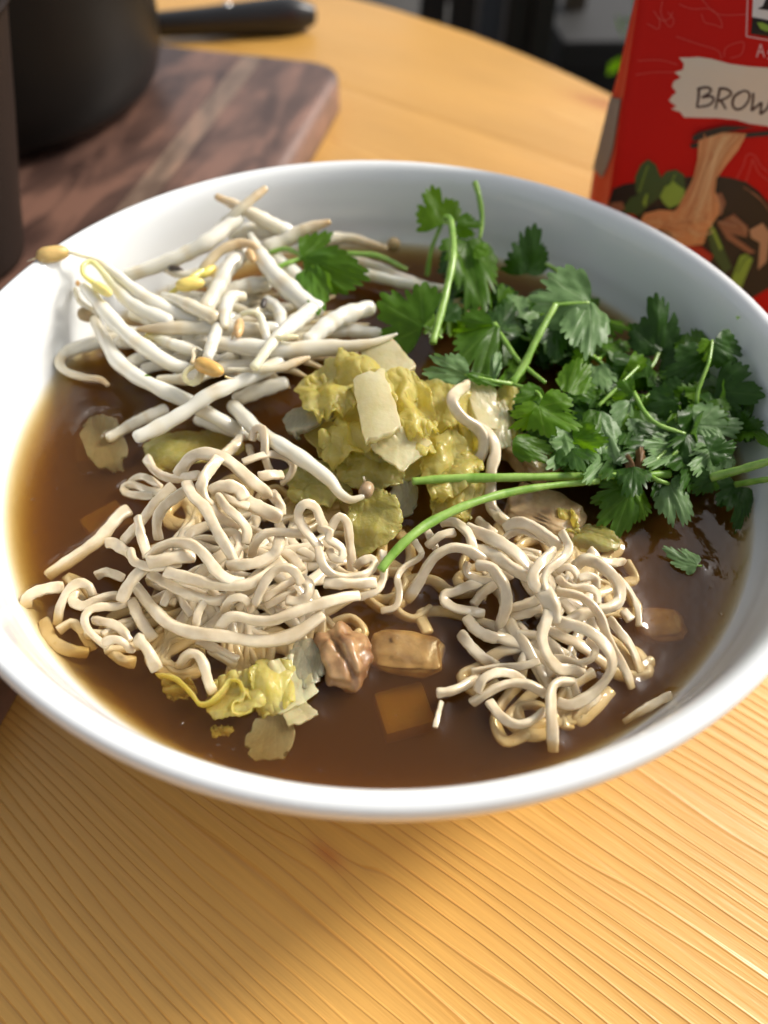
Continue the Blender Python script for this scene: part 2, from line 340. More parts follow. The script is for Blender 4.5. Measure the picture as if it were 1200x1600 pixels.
# ------------------------------------------------------------------ setting: ground, table, board
GZ = -0.74
M_GROUND = mat('patio_paving', (0.035, 0.032, 0.030), 0.9, Specular_IOR_Level=0.05); tint_noise(M_GROUND, (0.006, 0.005, 0.005), (0.016, 0.014, 0.012), 6)  # shade over the patio is put into this near-black colour
tag(mesh('ground', [(-150, -150, GZ), (150, -150, GZ), (150, 150, GZ), (-150, 150, GZ)], [(0, 1, 2, 3)], M_GROUND, smooth=False), 'patio floor far below the table, darkened for shade', kind='structure')

TC, TR, TT = np.array([-0.36, 0.006]), 0.615, 0.028                              # round table top: centre, radius, thickness
tab = tag(empty('table', (TC[0], TC[1], GZ)), 'lacquered yellow pine table with raised grain under the bowl', 'table')
q0 = float(TC @ GN)
joint = float(at(730, 200, 0)[:2] @ GN) - q0
edges = [joint + k * 0.23 for k in range(-8, 4)]
edges = sorted([-TR] + [e for e in edges if -TR + 0.02 < e < TR - 0.02] + [TR])
for a0, a1 in zip(edges[:-1], edges[1:]):
    n = 26; V = []; F = []
    for i in range(n + 1):
        e = a0 + 0.00012 + (a1 - a0 - 0.00024) * i / n; hl = math.sqrt(max(TR * TR - e * e, 1e-6))
        dz = -0.0005 if i in (0, n) else 0.0
        for s, z in ((-1, dz), (-1, -0.004), (-1, -TT), (1, -TT), (1, -0.004), (1, dz)):
            k = hl - (0.004 if z == dz else 0.0); p = TC + GN * e + GDIR * s * max(k, 1e-4); V.append((p[0], p[1], z))
    for i in range(n):
        for j in range(6):
            k = (j + 1) % 6; F.append((i * 6 + j, i * 6 + k, (i + 1) * 6 + k, (i + 1) * 6 + j))
    F += [tuple(range(6)), tuple(range(n * 6 + 5, n * 6 - 1, -1))]
    bmx = mesh('plank', V, F, M_TABLE, tab, smooth=False)
for k in range(4):
    p = TC + 0.42 * np.array([math.cos(k * math.pi / 2 + 0.6), math.sin(k * math.pi / 2 + 0.6)])
    V, F = box(p[0], p[1], (GZ - TT) / 2 - 0.001, 0.06, 0.06, -GZ - TT - 0.002, 0.3, 0.004); mesh('leg', V, F, M_TABLE, tab, smooth=False)

BT = 0.020
b0 = at(452, 250, BT)[:2] + 0.0 * BE1; b0 = b0 - BE1 * float((b0) @ BE1)          # foot of the right edge line
far = float(at(390, 80, BT)[:2] @ BE1) ; near = -0.16; RC = 0.024
board = tag(empty('cutting_board', (*(b0 - BE2 * -0.14), 0.0)), 'thick dark walnut cutting board under the black pot', 'cutting board')
cuts = [0.0, 0.050, 0.063, 0.115, 0.17, 0.23, 0.30]
for si, (a0, a1) in enumerate(zip(cuts[:-1], cuts[1:])):
    us = [a0 + 0.0001 + (a1 - a0 - 0.0002) * i / 22 for i in range(23)]; V = []; F = []; rr = 0.007
    ts = [0, 0.003, 0.006, 0.01] + list(np.linspace(0.03, 0.9, 8)) + [0.94, 0.965, 0.98, 0.987, 0.992, 0.996, 1.0]
    nt_ = len(ts)
    def end(e):                                                                   # far end with its rounded corner
        return far - (RC - math.sqrt(max(RC * RC - (RC - e) ** 2, 0)) if e < RC else 0)
    for e in us:
        L0, L1 = near, end(max(e, 0.0))
        for t in ts:
            s = L0 + (L1 - L0) * t; d = min(e, L1 - s, s - L0); d = max(d, 0)
            z = BT - (rr - math.sqrt(max(rr * rr - (rr - d) ** 2, 0)) if d < rr else 0)
            p = b0 + BE1 * s + BE2 * e; V.append((p[0], p[1], z))
    m0 = len(V)
    for e in us:
        L0, L1 = near, end(max(e, 0.0))
        for t in ts: p = b0 + BE1 * (L0 + (L1 - L0) * t) + BE2 * e; V.append((p[0], p[1], 0.0006))
    nu = len(us)
    for i in range(nu - 1):
        for j in range(nt_ - 1):
            a = i * nt_ + j; F.append((a, a + nt_, a + nt_ + 1, a + 1)); F.append((m0 + a, m0 + a + 1, m0 + a + nt_ + 1, m0 + a + nt_))
    for j in range(nt_ - 1):
        F.append((j, j + 1, m0 + j + 1, m0 + j)); a = (nu - 1) * nt_ + j; F.append((a + 1, a, m0 + a, m0 + a + 1))
    for i in range(nu - 1):
        a = i * nt_; F.append((a + nt_, a, m0 + a, m0 + a + nt_)); a += nt_ - 1; F.append((a, a + nt_, m0 + a + nt_, m0 + a))
    mesh('stave', V, F, M_BOARD[[0, 1, 2, 0, 2, 0][si]], board, sharp=0.7)

# ------------------------------------------------------------------ things far behind the table (blurred), dark colours standing in for shade
M_POST = mat('weathered_wood', (0.10, 0.07, 0.04), 0.7); tint_noise(M_POST, (0.04, 0.028, 0.014), (0.09, 0.065, 0.035), 12)
M_DARK = mat('dark_resin', (0.008, 0.007, 0.006), 0.6)
M_GREYP = mat('grey_painted_metal', (0.035, 0.042, 0.055), 0.6)
M_STONE = mat('grey_stone', (0.035, 0.032, 0.028), 0.8); add_noise_bump(M_STONE, 40, 0.5, 0.01)
def far_pt(x, y, dist):                       # a point on the view ray at a horizontal distance
    D = ray(x, y); return CAM + D * (dist / math.hypot(D[0], D[1]))
def upright(x, y, dist, wpx, z0, z1, dep, m, name, parent):
    p = far_pt(x, y, dist); V, F = box(p[0], p[1], (z0 + z1) / 2, wpx * dist * 1.05 / FPX, dep, z1 - z0, 0.12, 0.004); return mesh(name, V, F, m, parent, smooth=False), p
p = far_pt(790, 20, 1.0)
ch = tag(empty('garden_chair', (p[0], p[1], GZ)), 'garden chair back with dark and blue grey upright slats past the table', 'chair')
for x, wd, m in ((676, 34, M_DARK), (722, 34, M_DARK), (768, 30, M_GREYP), (812, 34, M_DARK), (850, 30, M_DARK)): upright(x, 20, 1.0, wd, GZ + 0.42, 0.13, 0.012, m, 'slat', ch)
V, F = box(p[0], p[1], 0.15, 0.24, 0.02, 0.04, 0.12, 0.004); mesh('top_rail', V, F, M_DARK, ch, smooth=False)
V, F = box(p[0] + 0.02, p[1] + 0.17, GZ + 0.405, 0.26, 0.34, 0.025, 0.12, 0.004); mesh('seat', V, F, M_DARK, ch, smooth=False)
for dx in (-.11, .11):
    for dy in (0.02, 0.32): V, F = box(p[0] + dx, p[1] + dy, GZ + 0.196, 0.028, 0.028, 0.39, 0.12, 0.003); mesh('leg', V, F, M_DARK, ch, smooth=False)
o, p = upright(893, 30, 1.3, 24, GZ, 0.1, 0.03, M_POST, 'wooden_post', None); tag(o, 'slim brown wooden post behind the table edge', 'post')
p = far_pt(985, 62, 1.2)
cr_ = tag(empty('planter', (p[0], p[1], GZ)), 'black box planter below the table edge beside the red packet', 'planter')
zt = float(p[2])
V, F = box(p[0], p[1] + 0.1, (GZ + zt) / 2 - 0.02, 0.19, 0.19, zt - GZ - 0.04, 0.12, 0.006); mesh('tub', V, F, M_DARK, cr_, smooth=False)
V, F = box(p[0], p[1] + 0.1, zt - 0.019, 0.21, 0.21, 0.04, 0.12, 0.006); mesh('rim', V, F, M_DARK, cr_, smooth=False)
p = far_pt(955, 5, 1.75); st_ = tag(empty('storage_box', (p[0], p[1], GZ)), 'grey lidded storage box standing behind the black planter', 'box')
V, F = box(p[0], p[1] + 0.1, (GZ - 0.27) / 2, 0.20, 0.2, -0.27 - GZ, 0.12, 0.008); mesh('body', V, F, M_GREYP, st_, smooth=False)
V, F = box(p[0], p[1] + 0.1, -0.25, 0.22, 0.22, 0.035, 0.12, 0.008); mesh('lid', V, F, M_STONE, st_, smooth=False)
p = far_pt(640, 0, 1.6); V, F = box(p[0], p[1], GZ + 0.23, 0.14, 0.22, 0.46, 0.7, 0.03)
tag(mesh('stone_block', V, F, M_STONE, smooth=False), 'pale grey stone block on the patio past the table corner', 'block')
random.seed(5); p = far_pt(1012, 20, 0.85); V = []; F = []; Vv = []
for k in range(420):
    c = np.array(p) + np.array([random.gauss(0.03, 0.022), random.gauss(0.02, 0.02), random.uniform(-0.25, 0.12)])
    a = nrm(np.random.RandomState(k).randn(3)); b = nrm(np.cross(a, [0.3, 0.2, 1])); q_ = 0.014
    i = len(V); V += [c - a * q_, c + b * q_ * 0.5, c + a * q_, c - b * q_ * 0.5]; F.append((i, i + 1, i + 2, i + 3)); Vv += [0, 0.2, 0, 0.2]
shr = tag(empty('shrub', (p[0] + .03, p[1] + .02, GZ)), 'green leafy shrub showing behind the left edge of the packet', 'shrub')
mesh('foliage', V, F, M_LEAF[1], shr, smooth=False, attr=Vv)
sp_ = spline(np.array([(p[0] + .03, p[1] + .02, GZ), (p[0] + .035, p[1] + .02, GZ + .25), (p[0] + .03, p[1] + .02, p[2] + 0.1)]), 0.05)
V, F, _ = tube(sp_, np.full(len(sp_), .012), np.full(len(sp_), .012), np.zeros(len(sp_)), (1, 0, 0)); mesh('trunk', V, F, M_POST, shr)

# ------------------------------------------------------------------ pot, utensil, tumbler
PC = np.array([-0.232, 0.288]); PR = 0.106
pot = tag(empty('cooking_pot', (PC[0], PC[1], BT + 0.0005)), 'black cooking pot standing on the walnut board', 'pot')
prof = smooth_prof([(0, 0.0), (0.03, 0.0), (0.07, 0.0), (0.088, 0.0012), (0.098, 0.007), (0.1035, 0.018), (0.1055, 0.035), (0.106, 0.07), (0.1065, 0.118), (0.1085, 0.1215),
                    (0.1075, 0.1235), (0.1045, 0.121), (0.1035, 0.08), (0.102, 0.03), (0.09, 0.006), (0.05, 0.0035), (0, 0.0035)], 0.003)
V, F = lathe(prof, 96); mesh('body', V + np.array([PC[0], PC[1], BT + 0.0005]), F, M_BLACK, pot)
for s in (1, -1):
    a = math.radians(115) + (0 if s > 0 else math.pi)
    d = np.array([math.cos(a), math.sin(a)]); e = np.array([-d[1], d[0]])
    P = np.array([(*(PC + d * 0.1055 + e * 0.035), BT + 0.098), (*(PC + d * 0.135 + e * 0.028), BT + 0.1), (*(PC + d * 0.142), BT + 0.101),
                  (*(PC + d * 0.135 - e * 0.028), BT + 0.1), (*(PC + d * 0.1055 - e * 0.035), BT + 0.098)])
    S = spline(P, 0.004); V, F, _ = tube(S, np.full(len(S), .013), np.full(len(S), .009), np.zeros(len(S)), (0, 0, 1)); mesh('handle', V, F, M_BLACK, pot)

A_ = at(496, 22, 0.010); B_ = at(225, 45, 0.008)
ku = tag(empty('kitchen_knife', (A_[0], A_[1], 0)), 'black riveted knife handle lying on the table behind the board', 'knife')
kd = nrm((B_ - A_) * np.array([1, 1, 0])); kn = np.array([-kd[1], kd[0], 0])
S = spline(np.array([np.r_[A_ + kd * s, w_] for s, w_ in ((0.004, .013), (0.018, .022), (0.04, .021), (0.075, .017), (0.11, .0145), (0.125, .014))]), 0.003)
V, F, _ = tube(S[:, :3], S[:, 3] * 0.92, S[:, 3], np.zeros(len(S)), (0, 0, 1), 16, 2.6, 0.2); mesh('handle', V, F, M_PLAST, ku)
for s in (0.022, 0.062):
    V, F = lathe(smooth_prof([(0, 0.0012), (0.002, 0.001), (0.003, 0.0), (0.003, -0.002)], 0.0006), 20); c = A_ + kd * s + np.array([0, 0, 0.0098])
    mesh('rivet', V + c - np.array([0, 0, 0.0005]), F, M_STEEL, ku)
V = []; F = []
for s, h0, h1 in ((0.122, -.011, .009), (0.135, -.016, .010), (0.22, -.015, .010), (0.27, -.008, .009), (0.30, .004, .006)):
    c = A_ + kd * s; c[2] = 0.0105
    for hh, dz in ((h0, 0.0), (h1, 0.0009), (h1, -0.0009)): q = c + kn * hh; V.append((q[0], q[1], q[2] + dz))
for i in range(4):
    for j in range(3): k = (j + 1) % 3; F.append((i * 3 + j, i * 3 + k, i * 3 + 3 + k, i * 3 + 3 + j))
F += [(0, 1, 2), (14, 13, 12)]; mesh('blade', V, F, M_STEEL, ku, smooth=False)

TCX = np.array([-0.185, 0.128])
prof = smooth_prof([(0, 0), (0.02, 0), (0.030, 0.0006), (0.0325, 0.003), (0.038, 0.025), (0.046, 0.055), (0.055, 0.09), (0.0565, 0.0915), (0.0555, 0.0922), (0.053, 0.09), (0.043, 0.055), (0.034, 0.02), (0.028, 0.006), (0.01, 0.004), (0, 0.004)], 0.002)
V, F = lathe(prof, 80)
tag(mesh('tumbler', V + np.array([TCX[0], TCX[1], BT + 0.0005]), F, M_TUMB), 'flared dark brown tumbler cut off by the left edge', 'tumbler')

# ------------------------------------------------------------------ red packet
BA = math.radians(10); BX = np.array([math.cos(BA), -math.sin(BA), 0]); BN = np.array([-math.sin(BA), -math.cos(BA), 0])   # BN faces the camera
BP0 = np.array([0.0765, 0.12, 0.0]) - BX * 0.0; BW, BH, GF = 0.15, 0.150, 0.14
FOLD = [(0.0, 0.011), (0.059, 0.0035), (0.09, 0.0), (0.125, -0.0035), (0.17, -0.006)]
def uL(v): return float(np.interp(v, [a for a, _ in FOLD], [b for _, b in FOLD]))
def uR(v): return BW - uL(v)
def depth(v): return float(np.interp(v, [0, 0.05, 0.1, 0.125, 0.14, BH], [0.060, 0.044, 0.015, 0.005, 0.0015, 0.001]))
def bulge(u, v):
    t = min(max((u - uL(v)) / (uR(v) - uL(v)), 0), 1)
    return 0.007 * math.sin(math.pi * t) ** 0.8 * min(1, max(0, (0.150 - v) / 0.04)) * min(1, v / 0.02 + 0.3) + \
        0.0026 * noise.noise(Vector((u * 38, v * 20, 3))) * math.sin(math.pi * t)
def SB(u, v, off=0.0): return BP0 + BX * u + np.array([0, 0, v]) + BN * (bulge(u, v) + off)
def bag_uv(x, y):
    D = ray(x, y); b = 0.004
    for _ in range(6):
        t = ((BP0 + BN * b - CAM) @ BN) / (D @ BN); Q = CAM + t * D; u = float((Q - BP0) @ BX); v = float(Q[2]); b = bulge(u, v)
    return u, v
def bagmat(name, c, rough=0.33):
    m = mat(name, c, rough, Specular_IOR_Level=0.35); add_noise_bump(m, 60, 0.12, 0.002, 3); return m
M_RED = bagmat('packet_red', (0.54, 0.013, 0.010)); M_REDL = bagmat('packet_line', (0.60, 0.075, 0.06)); M_CREAM = bagmat('packet_cream', (0.70, 0.61, 0.52))
M_INK = bagmat('packet_ink', (0.055, 0.018, 0.018)); M_BLK = bagmat('packet_black', (0.02, 0.016, 0.017)); M_WHT = bagmat('packet_white', (0.68, 0.66, 0.68))
M_GRN = bagmat('packet_green', (0.05, 0.10, 0.035)); M_LGRN = bagmat('packet_light_green', (0.25, 0.40, 0.06)); M_ORG = bagmat('packet_noodle', (0.66, 0.30, 0.13))
M_ORGL = bagmat('packet_noodle_light', (0.78, 0.50, 0.26)); M_BRN = bagmat('packet_mushroom', (0.28, 0.12, 0.07)); M_PEP = bagmat('packet_pepper', (0.45, 0.03, 0.02))
M_GREY = bagmat('packet_grey', (0.22, 0.21, 0.22), 0.6); nodes(M_GREY)[2].inputs['Specular IOR Level'].default_value = 0.1; M_PINK = bagmat('packet_pink', (0.75, 0.42, 0.42)); M_BRNL = bagmat('packet_mushroom_light', (0.48, 0.27, 0.16))
bag = tag(empty('noodle_packet', tuple(BP0 + BX * 0.07)), 'red noodle packet with a cream lettered band standing behind the bowl', 'packet')
NV, NU, ND = 44, 40, 6; rows = []
for j in range(NV + 1):
    v = BH * j / NV; d = depth(v); ring_ = []
    for i in range(NU + 1):
        u = uL(v) + (uR(v) - uL(v)) * i / NU; ring_.append(SB(u, v))
    R0 = SB(uR(v), v); L0 = SB(uL(v), v)
    inn = 0.3 * d * (1 if v > 0.01 else 0)
    for i in range(1, ND): t = i / ND; ring_.append(R0 - BN * d * t + BX * (GF * d * t - 0.04 * d * math.sin(math.pi * t)))
    for i in range(NU + 1):
        u = uR(v) + (uL(v) - uR(v)) * i / NU; q = BP0 + BX * (u + GF * d * (2 * u / BW - 1)) + np.array([0, 0, v]) - BN * (d + bulge(u, v) * 0.6); ring_.append(q)
    for i in range(1, ND): t = 1 - i / ND; ring_.append(L0 - BN * d * t - BX * (GF * d * t - 0.04 * d * math.sin(math.pi * t)))
    rows.append(ring_)
nr = len(rows[0]); V = np.array([q for r_ in rows for q in r_]); V[:, 2] += 0.0006; F = []
for j in range(NV):
    for i in range(nr): k = (i + 1) % nr; F.append((j * nr + i, j * nr + k, (j + 1) * nr + k, (j + 1) * nr + i))
F += [tuple(range(nr - 1, -1, -1)), tuple(NV * nr + i for i in range(nr))]
M_POUCH = bagmat('pouch_red', (0.54, 0.013, 0.010), 0.55); nodes(M_POUCH)[2].inputs['Specular IOR Level'].default_value = 0.1
mesh('pouch', V, F, M_POUCH, bag)
def decal(name, poly, m, layer, thr=0.006, surf=None):
    uv = [bag_uv(x, y) for x, y in poly] if surf is None else poly
    bm = bmesh.new(); vs = [bm.verts.new((u, v, 0)) for u, v in uv]
    for t in tessellate_polygon([[Vector((u, v, 0)) for u, v in uv]]):
        try: bm.faces.new([vs[i] for i in t])
        except ValueError: pass
    for _ in range(5):
        es = [e for e in bm.edges if e.calc_length() > thr]
        if not es: break
        bmesh.ops.subdivide_edges(bm, edges=es, cuts=1); bmesh.ops.triangulate(bm, faces=bm.faces[:])
    bm.verts.index_update(); f_ = surf or SB
    V = [f_(v.co.x, v.co.y, 0.00012 * layer) + np.array([0, 0, 0.0006]) for v in bm.verts]; F = [[v.index for v in f.verts] for f in bm.faces]; bm.free()
    return mesh(name, V, F, m, bag)
def stroke_poly(pts, w0, w1=None):
    w1 = w0 if w1 is None else w1
    P = spline(np.array([(x, y, 0) for x, y in pts], float), 3.0)[:, :2]; t = np.gradient(P, axis=0); t /= np.linalg.norm(t, axis=1)[:, None] + 1e-9
    n = np.stack([-t[:, 1], t[:, 0]], 1); wv = np.linspace(w0, w1, len(P))[:, None] / 2
    return np.vstack([P + n * wv, (P - n * wv)[::-1]])
def stroke(name, pts, wd, m, layer, w1=None):
    P = stroke_poly(pts, wd, w1); n = len(P) // 2; V = []; F = []
    for x, y in P: V.append(SB(*bag_uv(x, y), 0.00012 * layer) + np.array([0, 0, 0.0006]))
    for i in range(n - 1): F.append((i, i + 1, 2 * n - 2 - i, 2 * n - 1 - i))
    return mesh(name, V, F, m, bag)
decal('brush_band', [(1060, 93), (1075, 93), (1090, 92), (1110, 95), (1140, 103), (1170, 107), (1200, 109), (1260, 116), (1340, 122), (1345, 210), (1260, 207), (1200, 200), (1170, 196), (1150, 190), (1120, 187), (1068, 186), (1062, 178),
                     (1048, 173), (1056, 169), (1044, 160), (1050, 152), (1056, 147), (1049, 138), (1052, 130), (1063, 124), (1053, 116), (1066, 112), (1068, 103)], M_CREAM, 1)
z6 = lambda L: [(1000 + x / 6, y / 6) for x, y in L]
for ch, strokes in (('B', [[(545, 845), (542, 930), (525, 1020)], [(530, 852), (610, 835), (658, 852), (640, 890), (570, 932)], [(575, 928), (655, 918), (685, 948), (640, 1000), (525, 1022)]]),
                    ('R', [[(742, 845), (722, 940), (700, 1038)], [(732, 848), (800, 850), (848, 890), (800, 935), (725, 962)], [(745, 955), (775, 995), (798, 1040)]]),
                    ('O', [[(935, 878), (875, 925), (862, 1000), (900, 1042), (960, 1022), (1008, 960), (1018, 895), (975, 868), (920, 888)]]),
                    ('W', [[(1055, 888), (1050, 970), (1035, 1055)], [(1035, 1055), (1090, 1010), (1132, 975)], [(1132, 975), (1126, 1030), (1118, 1088)], [(1118, 1088), (1185, 1030), (1222, 930)]]),
                    ('N', [[(1270, 930), (1262, 1010), (1245, 1095)], [(1270, 930), (1305, 1010), (1345, 1105)], [(1345, 1105), (1360, 1020), (1375, 940)]])):
    for s in strokes: stroke('letter_stroke', z6(s), 4.2, M_INK, 2, 3.2)
for s in ([(1181, 92), (1184, 82), (1187, 72)], [(1187, 72), (1190, 82), (1193, 92)], [(1183, 85), (1187, 84), (1192, 85)], [(1205, 82), (1200, 82), (1199, 86), (1204, 89), (1203, 94), (1198, 94)]): stroke('letter_stroke', s, 2.0, M_PINK, 2)
decal('logo_white', [(1178, -60), (1174, 30), (1200, 35), (1250, 41), (1254, -60)], M_WHT, 1)
decal('logo_black', [(1174, 30), (1172, 56), (1200, 61), (1249, 69), (1250, 41), (1200, 35)], M_BLK, 2)
decal('logo_letter', [(1183, 16), (1190, 13), (1196, 0), (1202, -28), (1212, -28), (1208, 0), (1206, 14), (1212, 18), (1212, 21), (1183, 17)], M_BLK, 2)
decal('logo_leaf', [(1181, 38), (1190, 38), (1200, 43), (1206, 51), (1196, 52), (1187, 48)], M_LGRN, 3)
stroke('logo_frame', [(1170, -60), (1167, 0), (1165, 60)], 2.0, M_PINK, 1); stroke('logo_frame', [(1165, 60), (1200, 66), (1255, 74)], 2.0, M_PINK, 1)
decal('printed_bowl', [(948, 345), (950, 318), (957, 297), (975, 290), (1010, 284), (1060, 279), (1118, 277), (1140, 280), (1165, 287), (1185, 302), (1200, 320), (1230, 370), (1235, 430), (1205, 450), (1170, 470), (1100, 480), (1000, 440), (955, 390)], M_BLK, 1)
for i, L in enumerate([[(993, 302), (991, 280), (1000, 260), (1012, 251), (1024, 260), (1032, 280), (1030, 310), (1010, 325)], [(1028, 310), (1028, 285), (1040, 270), (1055, 267), (1068, 275), (1070, 300), (1050, 320)], [(970, 330), (985, 310), (1005, 303), (1014, 320), (1000, 337), (985, 338)],
          [(1100, 352), (1112, 350), (1128, 385), (1143, 420), (1130, 428), (1113, 400)]]): decal('printed_greens', L, M_GRN, 2 + i)
for i, L in enumerate([[(1030, 308), (1038, 292), (1046, 288), (1052, 284), (1060, 291), (1069, 296), (1068, 306), (1060, 320), (1045, 326), (1036, 318)], [(1140, 440), (1155, 400), (1165, 397), (1175, 405), (1165, 430), (1155, 455)], [(1003, 318), (1008, 304), (1012, 304), (1008, 325)], [(1108, 356), (1114, 356), (1128, 388), (1124, 392)]]): decal('printed_greens', L, M_LGRN, 7)
for i, L in enumerate([[(1112, 306), (1126, 302), (1133, 318), (1126, 338), (1112, 336)], [(1120, 350), (1145, 335), (1168, 355), (1166, 372), (1140, 366), (1180, 395), (1170, 398), (1135, 375)], [(947, 330), (955, 318), (972, 316), (976, 328), (958, 336)]]): decal('printed_mushroom', L, M_BRN, 5)
decal('printed_mushroom', [(1170, 360), (1190, 349), (1202, 365), (1196, 410), (1183, 422), (1186, 380), (1172, 372)], M_BRNL, 6)
decal('printed_pepper', [(1065, 384), (1095, 386), (1113, 400), (1108, 411), (1085, 402)], M_PEP, 6); decal('printed_pepper', [(965, 334), (990, 336), (1000, 350), (985, 352)], M_PEP, 6)
decal('printed_noodles', [(1090, 222), (1098, 214), (1125, 203), (1133, 208), (1165, 210), (1152, 235), (1132, 260), (1118, 280), (1116, 300), (1124, 315), (1122, 335), (1105, 360), (1098, 382), (1060, 386), (1045, 362), (1020, 358), (999, 347), (1006, 334), (1030, 328), (1055, 330), (1070, 302), (1082, 280), (1089, 250)], M_ORG, 8)
random.seed(3)
M_ORGD = bagmat('packet_noodle_dark', (0.48, 0.19, 0.075))
for k in range(34):
    t = random.random(); x0 = 1094 + 66 * t; e_ = random.uniform(-5, 5)
    stroke('printed_strand', [(x0, 209 + 4 * random.random()), (1093 + 42 * t + e_ * .4, 240), (1083 + 36 * t + e_, 275), (1066 + 50 * t + e_, 310), (1042 + 74 * t, 338 + random.uniform(-8, 12))], random.uniform(0.9, 1.6), random.choice([M_ORGL, M_ORGL, M_ORGD, M_ORG]), 9 + k % 3)
for k in range(26):
    cx_, cy_, r_ = random.uniform(1018, 1098), random.uniform(338, 372), random.uniform(6, 17); a0 = random.uniform(0, 6.28)
    stroke('printed_strand', [(cx_ + r_ * 1.3 * math.cos(a0 + q), cy_ + r_ * 0.6 * math.sin(a0 + q)) for q in (0, .8, 1.6, 2.4, 3.1)], random.uniform(0.9, 1.5), random.choice([M_ORGL, M_ORGD, M_ORGL]), 9 + k % 3)
for L, m_ in (([(1120, 345), (1135, 350), (1150, 352)], M_BRNL), ([(1116, 312), (1124, 318), (1126, 330)], M_BRNL), ([(1140, 340), (1158, 350), (1164, 362)], M_BRNL), ([(998, 300), (1004, 280), (1012, 258)], M_LGRN), ([(1040, 300), (1048, 285), (1054, 272)], M_LGRN), ([(1150, 425), (1160, 408), (1168, 400)], M_GRN), ([(1172, 300), (1190, 315), (1204, 335)], M_BRN), ([(1160, 292), (1182, 306), (1196, 322)], M_BRN)):
    stroke('printed_detail', L, 1.6, m_, 11)
decal('printed_chopstick', [(1081, 213), (1080, 219), (1085, 221), (1125, 208), (1180, 199), (1130, 197), (1090, 207)], M_BLK, 10)
decal('printed_chopstick', [(1077, 227), (1079, 233), (1088, 232), (1140, 219), (1200, 213), (1250, 207), (1250, 200), (1200, 206), (1140, 212), (1090, 223)], M_BLK, 7)
for L in ([(1020, 20), (1032, 35), (1045, 32), (1050, 22)], [(1034, 5), (1032, 25), (1045, 45), (1052, 35), (1042, 22)], [(1010, 40), (1028, 48), (1030, 30)], [(1060, 10), (1080, 17), (1110, 18), (1125, 35), (1127, 47)], [(1095, 25), (1100, 38), (1115, 42), (1127, 47)], [(1095, 2), (1120, 25), (1165, 26)],
          [(1055, 60), (1090, 72), (1120, 82), (1126, 95)], [(1130, 92), (1133, 78), (1150, 70), (1161, 70), (1157, 88), (1140, 94)], [(995, 98), (1030, 97), (1058, 104)], [(992, 120), (1020, 116), (1052, 116)], [(1148, 285), (1160, 262), (1166, 245), (1178, 246), (1188, 262), (1200, 272)], [(1163, 290), (1172, 262), (1175, 252), (1184, 272), (1200, 285)]):
    stroke('printed_vine', L, 1.3, M_REDL, 1)
def SG(u, v, off=0.0):                        # left gusset: u = 0 at the front fold, 1 at the back fold
    d = depth(v); return SB(uL(v), v) - BN * d * u - BX * (GF * d * u - 0.04 * d * math.sin(math.pi * u)) - BX * (0.0004 + off)
decal('grey_side_print', [(0.25, 0.094), (0.98, 0.088), (0.98, 0.052), (0.65, 0.056), (0.30, 0.076)], M_GREY, 1, 0.05, SG)

# ------------------------------------------------------------------ bowl
oprof = [(0, .003), (.040, .003), (.0425, .0008), (.045, 0), (.048, .0008), (.050, .005), (.066, .0125), (.083, .0255), (.0955, .041), (.1035, .0545), (.108, .067), (.1098, .0735), (.1100, .0760), (.1092, .0776), (.1076, .0779), (.1060, .0768), (.1046, .074)]
iprof = [(.1034, .069), (.1018, .061), (.0994, .053), (.090, .038), (.075, .0245), (.055, .0145), (.03, .0098), (0, .009)]
bp_ = smooth_prof(oprof + iprof, 0.0012); bp_[:, 1] = np.maximum(bp_[:, 1], 0)
bp_[:, 1] += 0.0004
V, F = lathe(bp_, 192)
tag(mesh('bowl', V, F, M_PORC, origin=(0, 0, 0)), 'large white porcelain bowl full of noodle soup', 'bowl')
def inner_r(z): return float(np.interp(z, [b for _, b in iprof[::-1]], [a for a, _ in iprof[::-1]]))

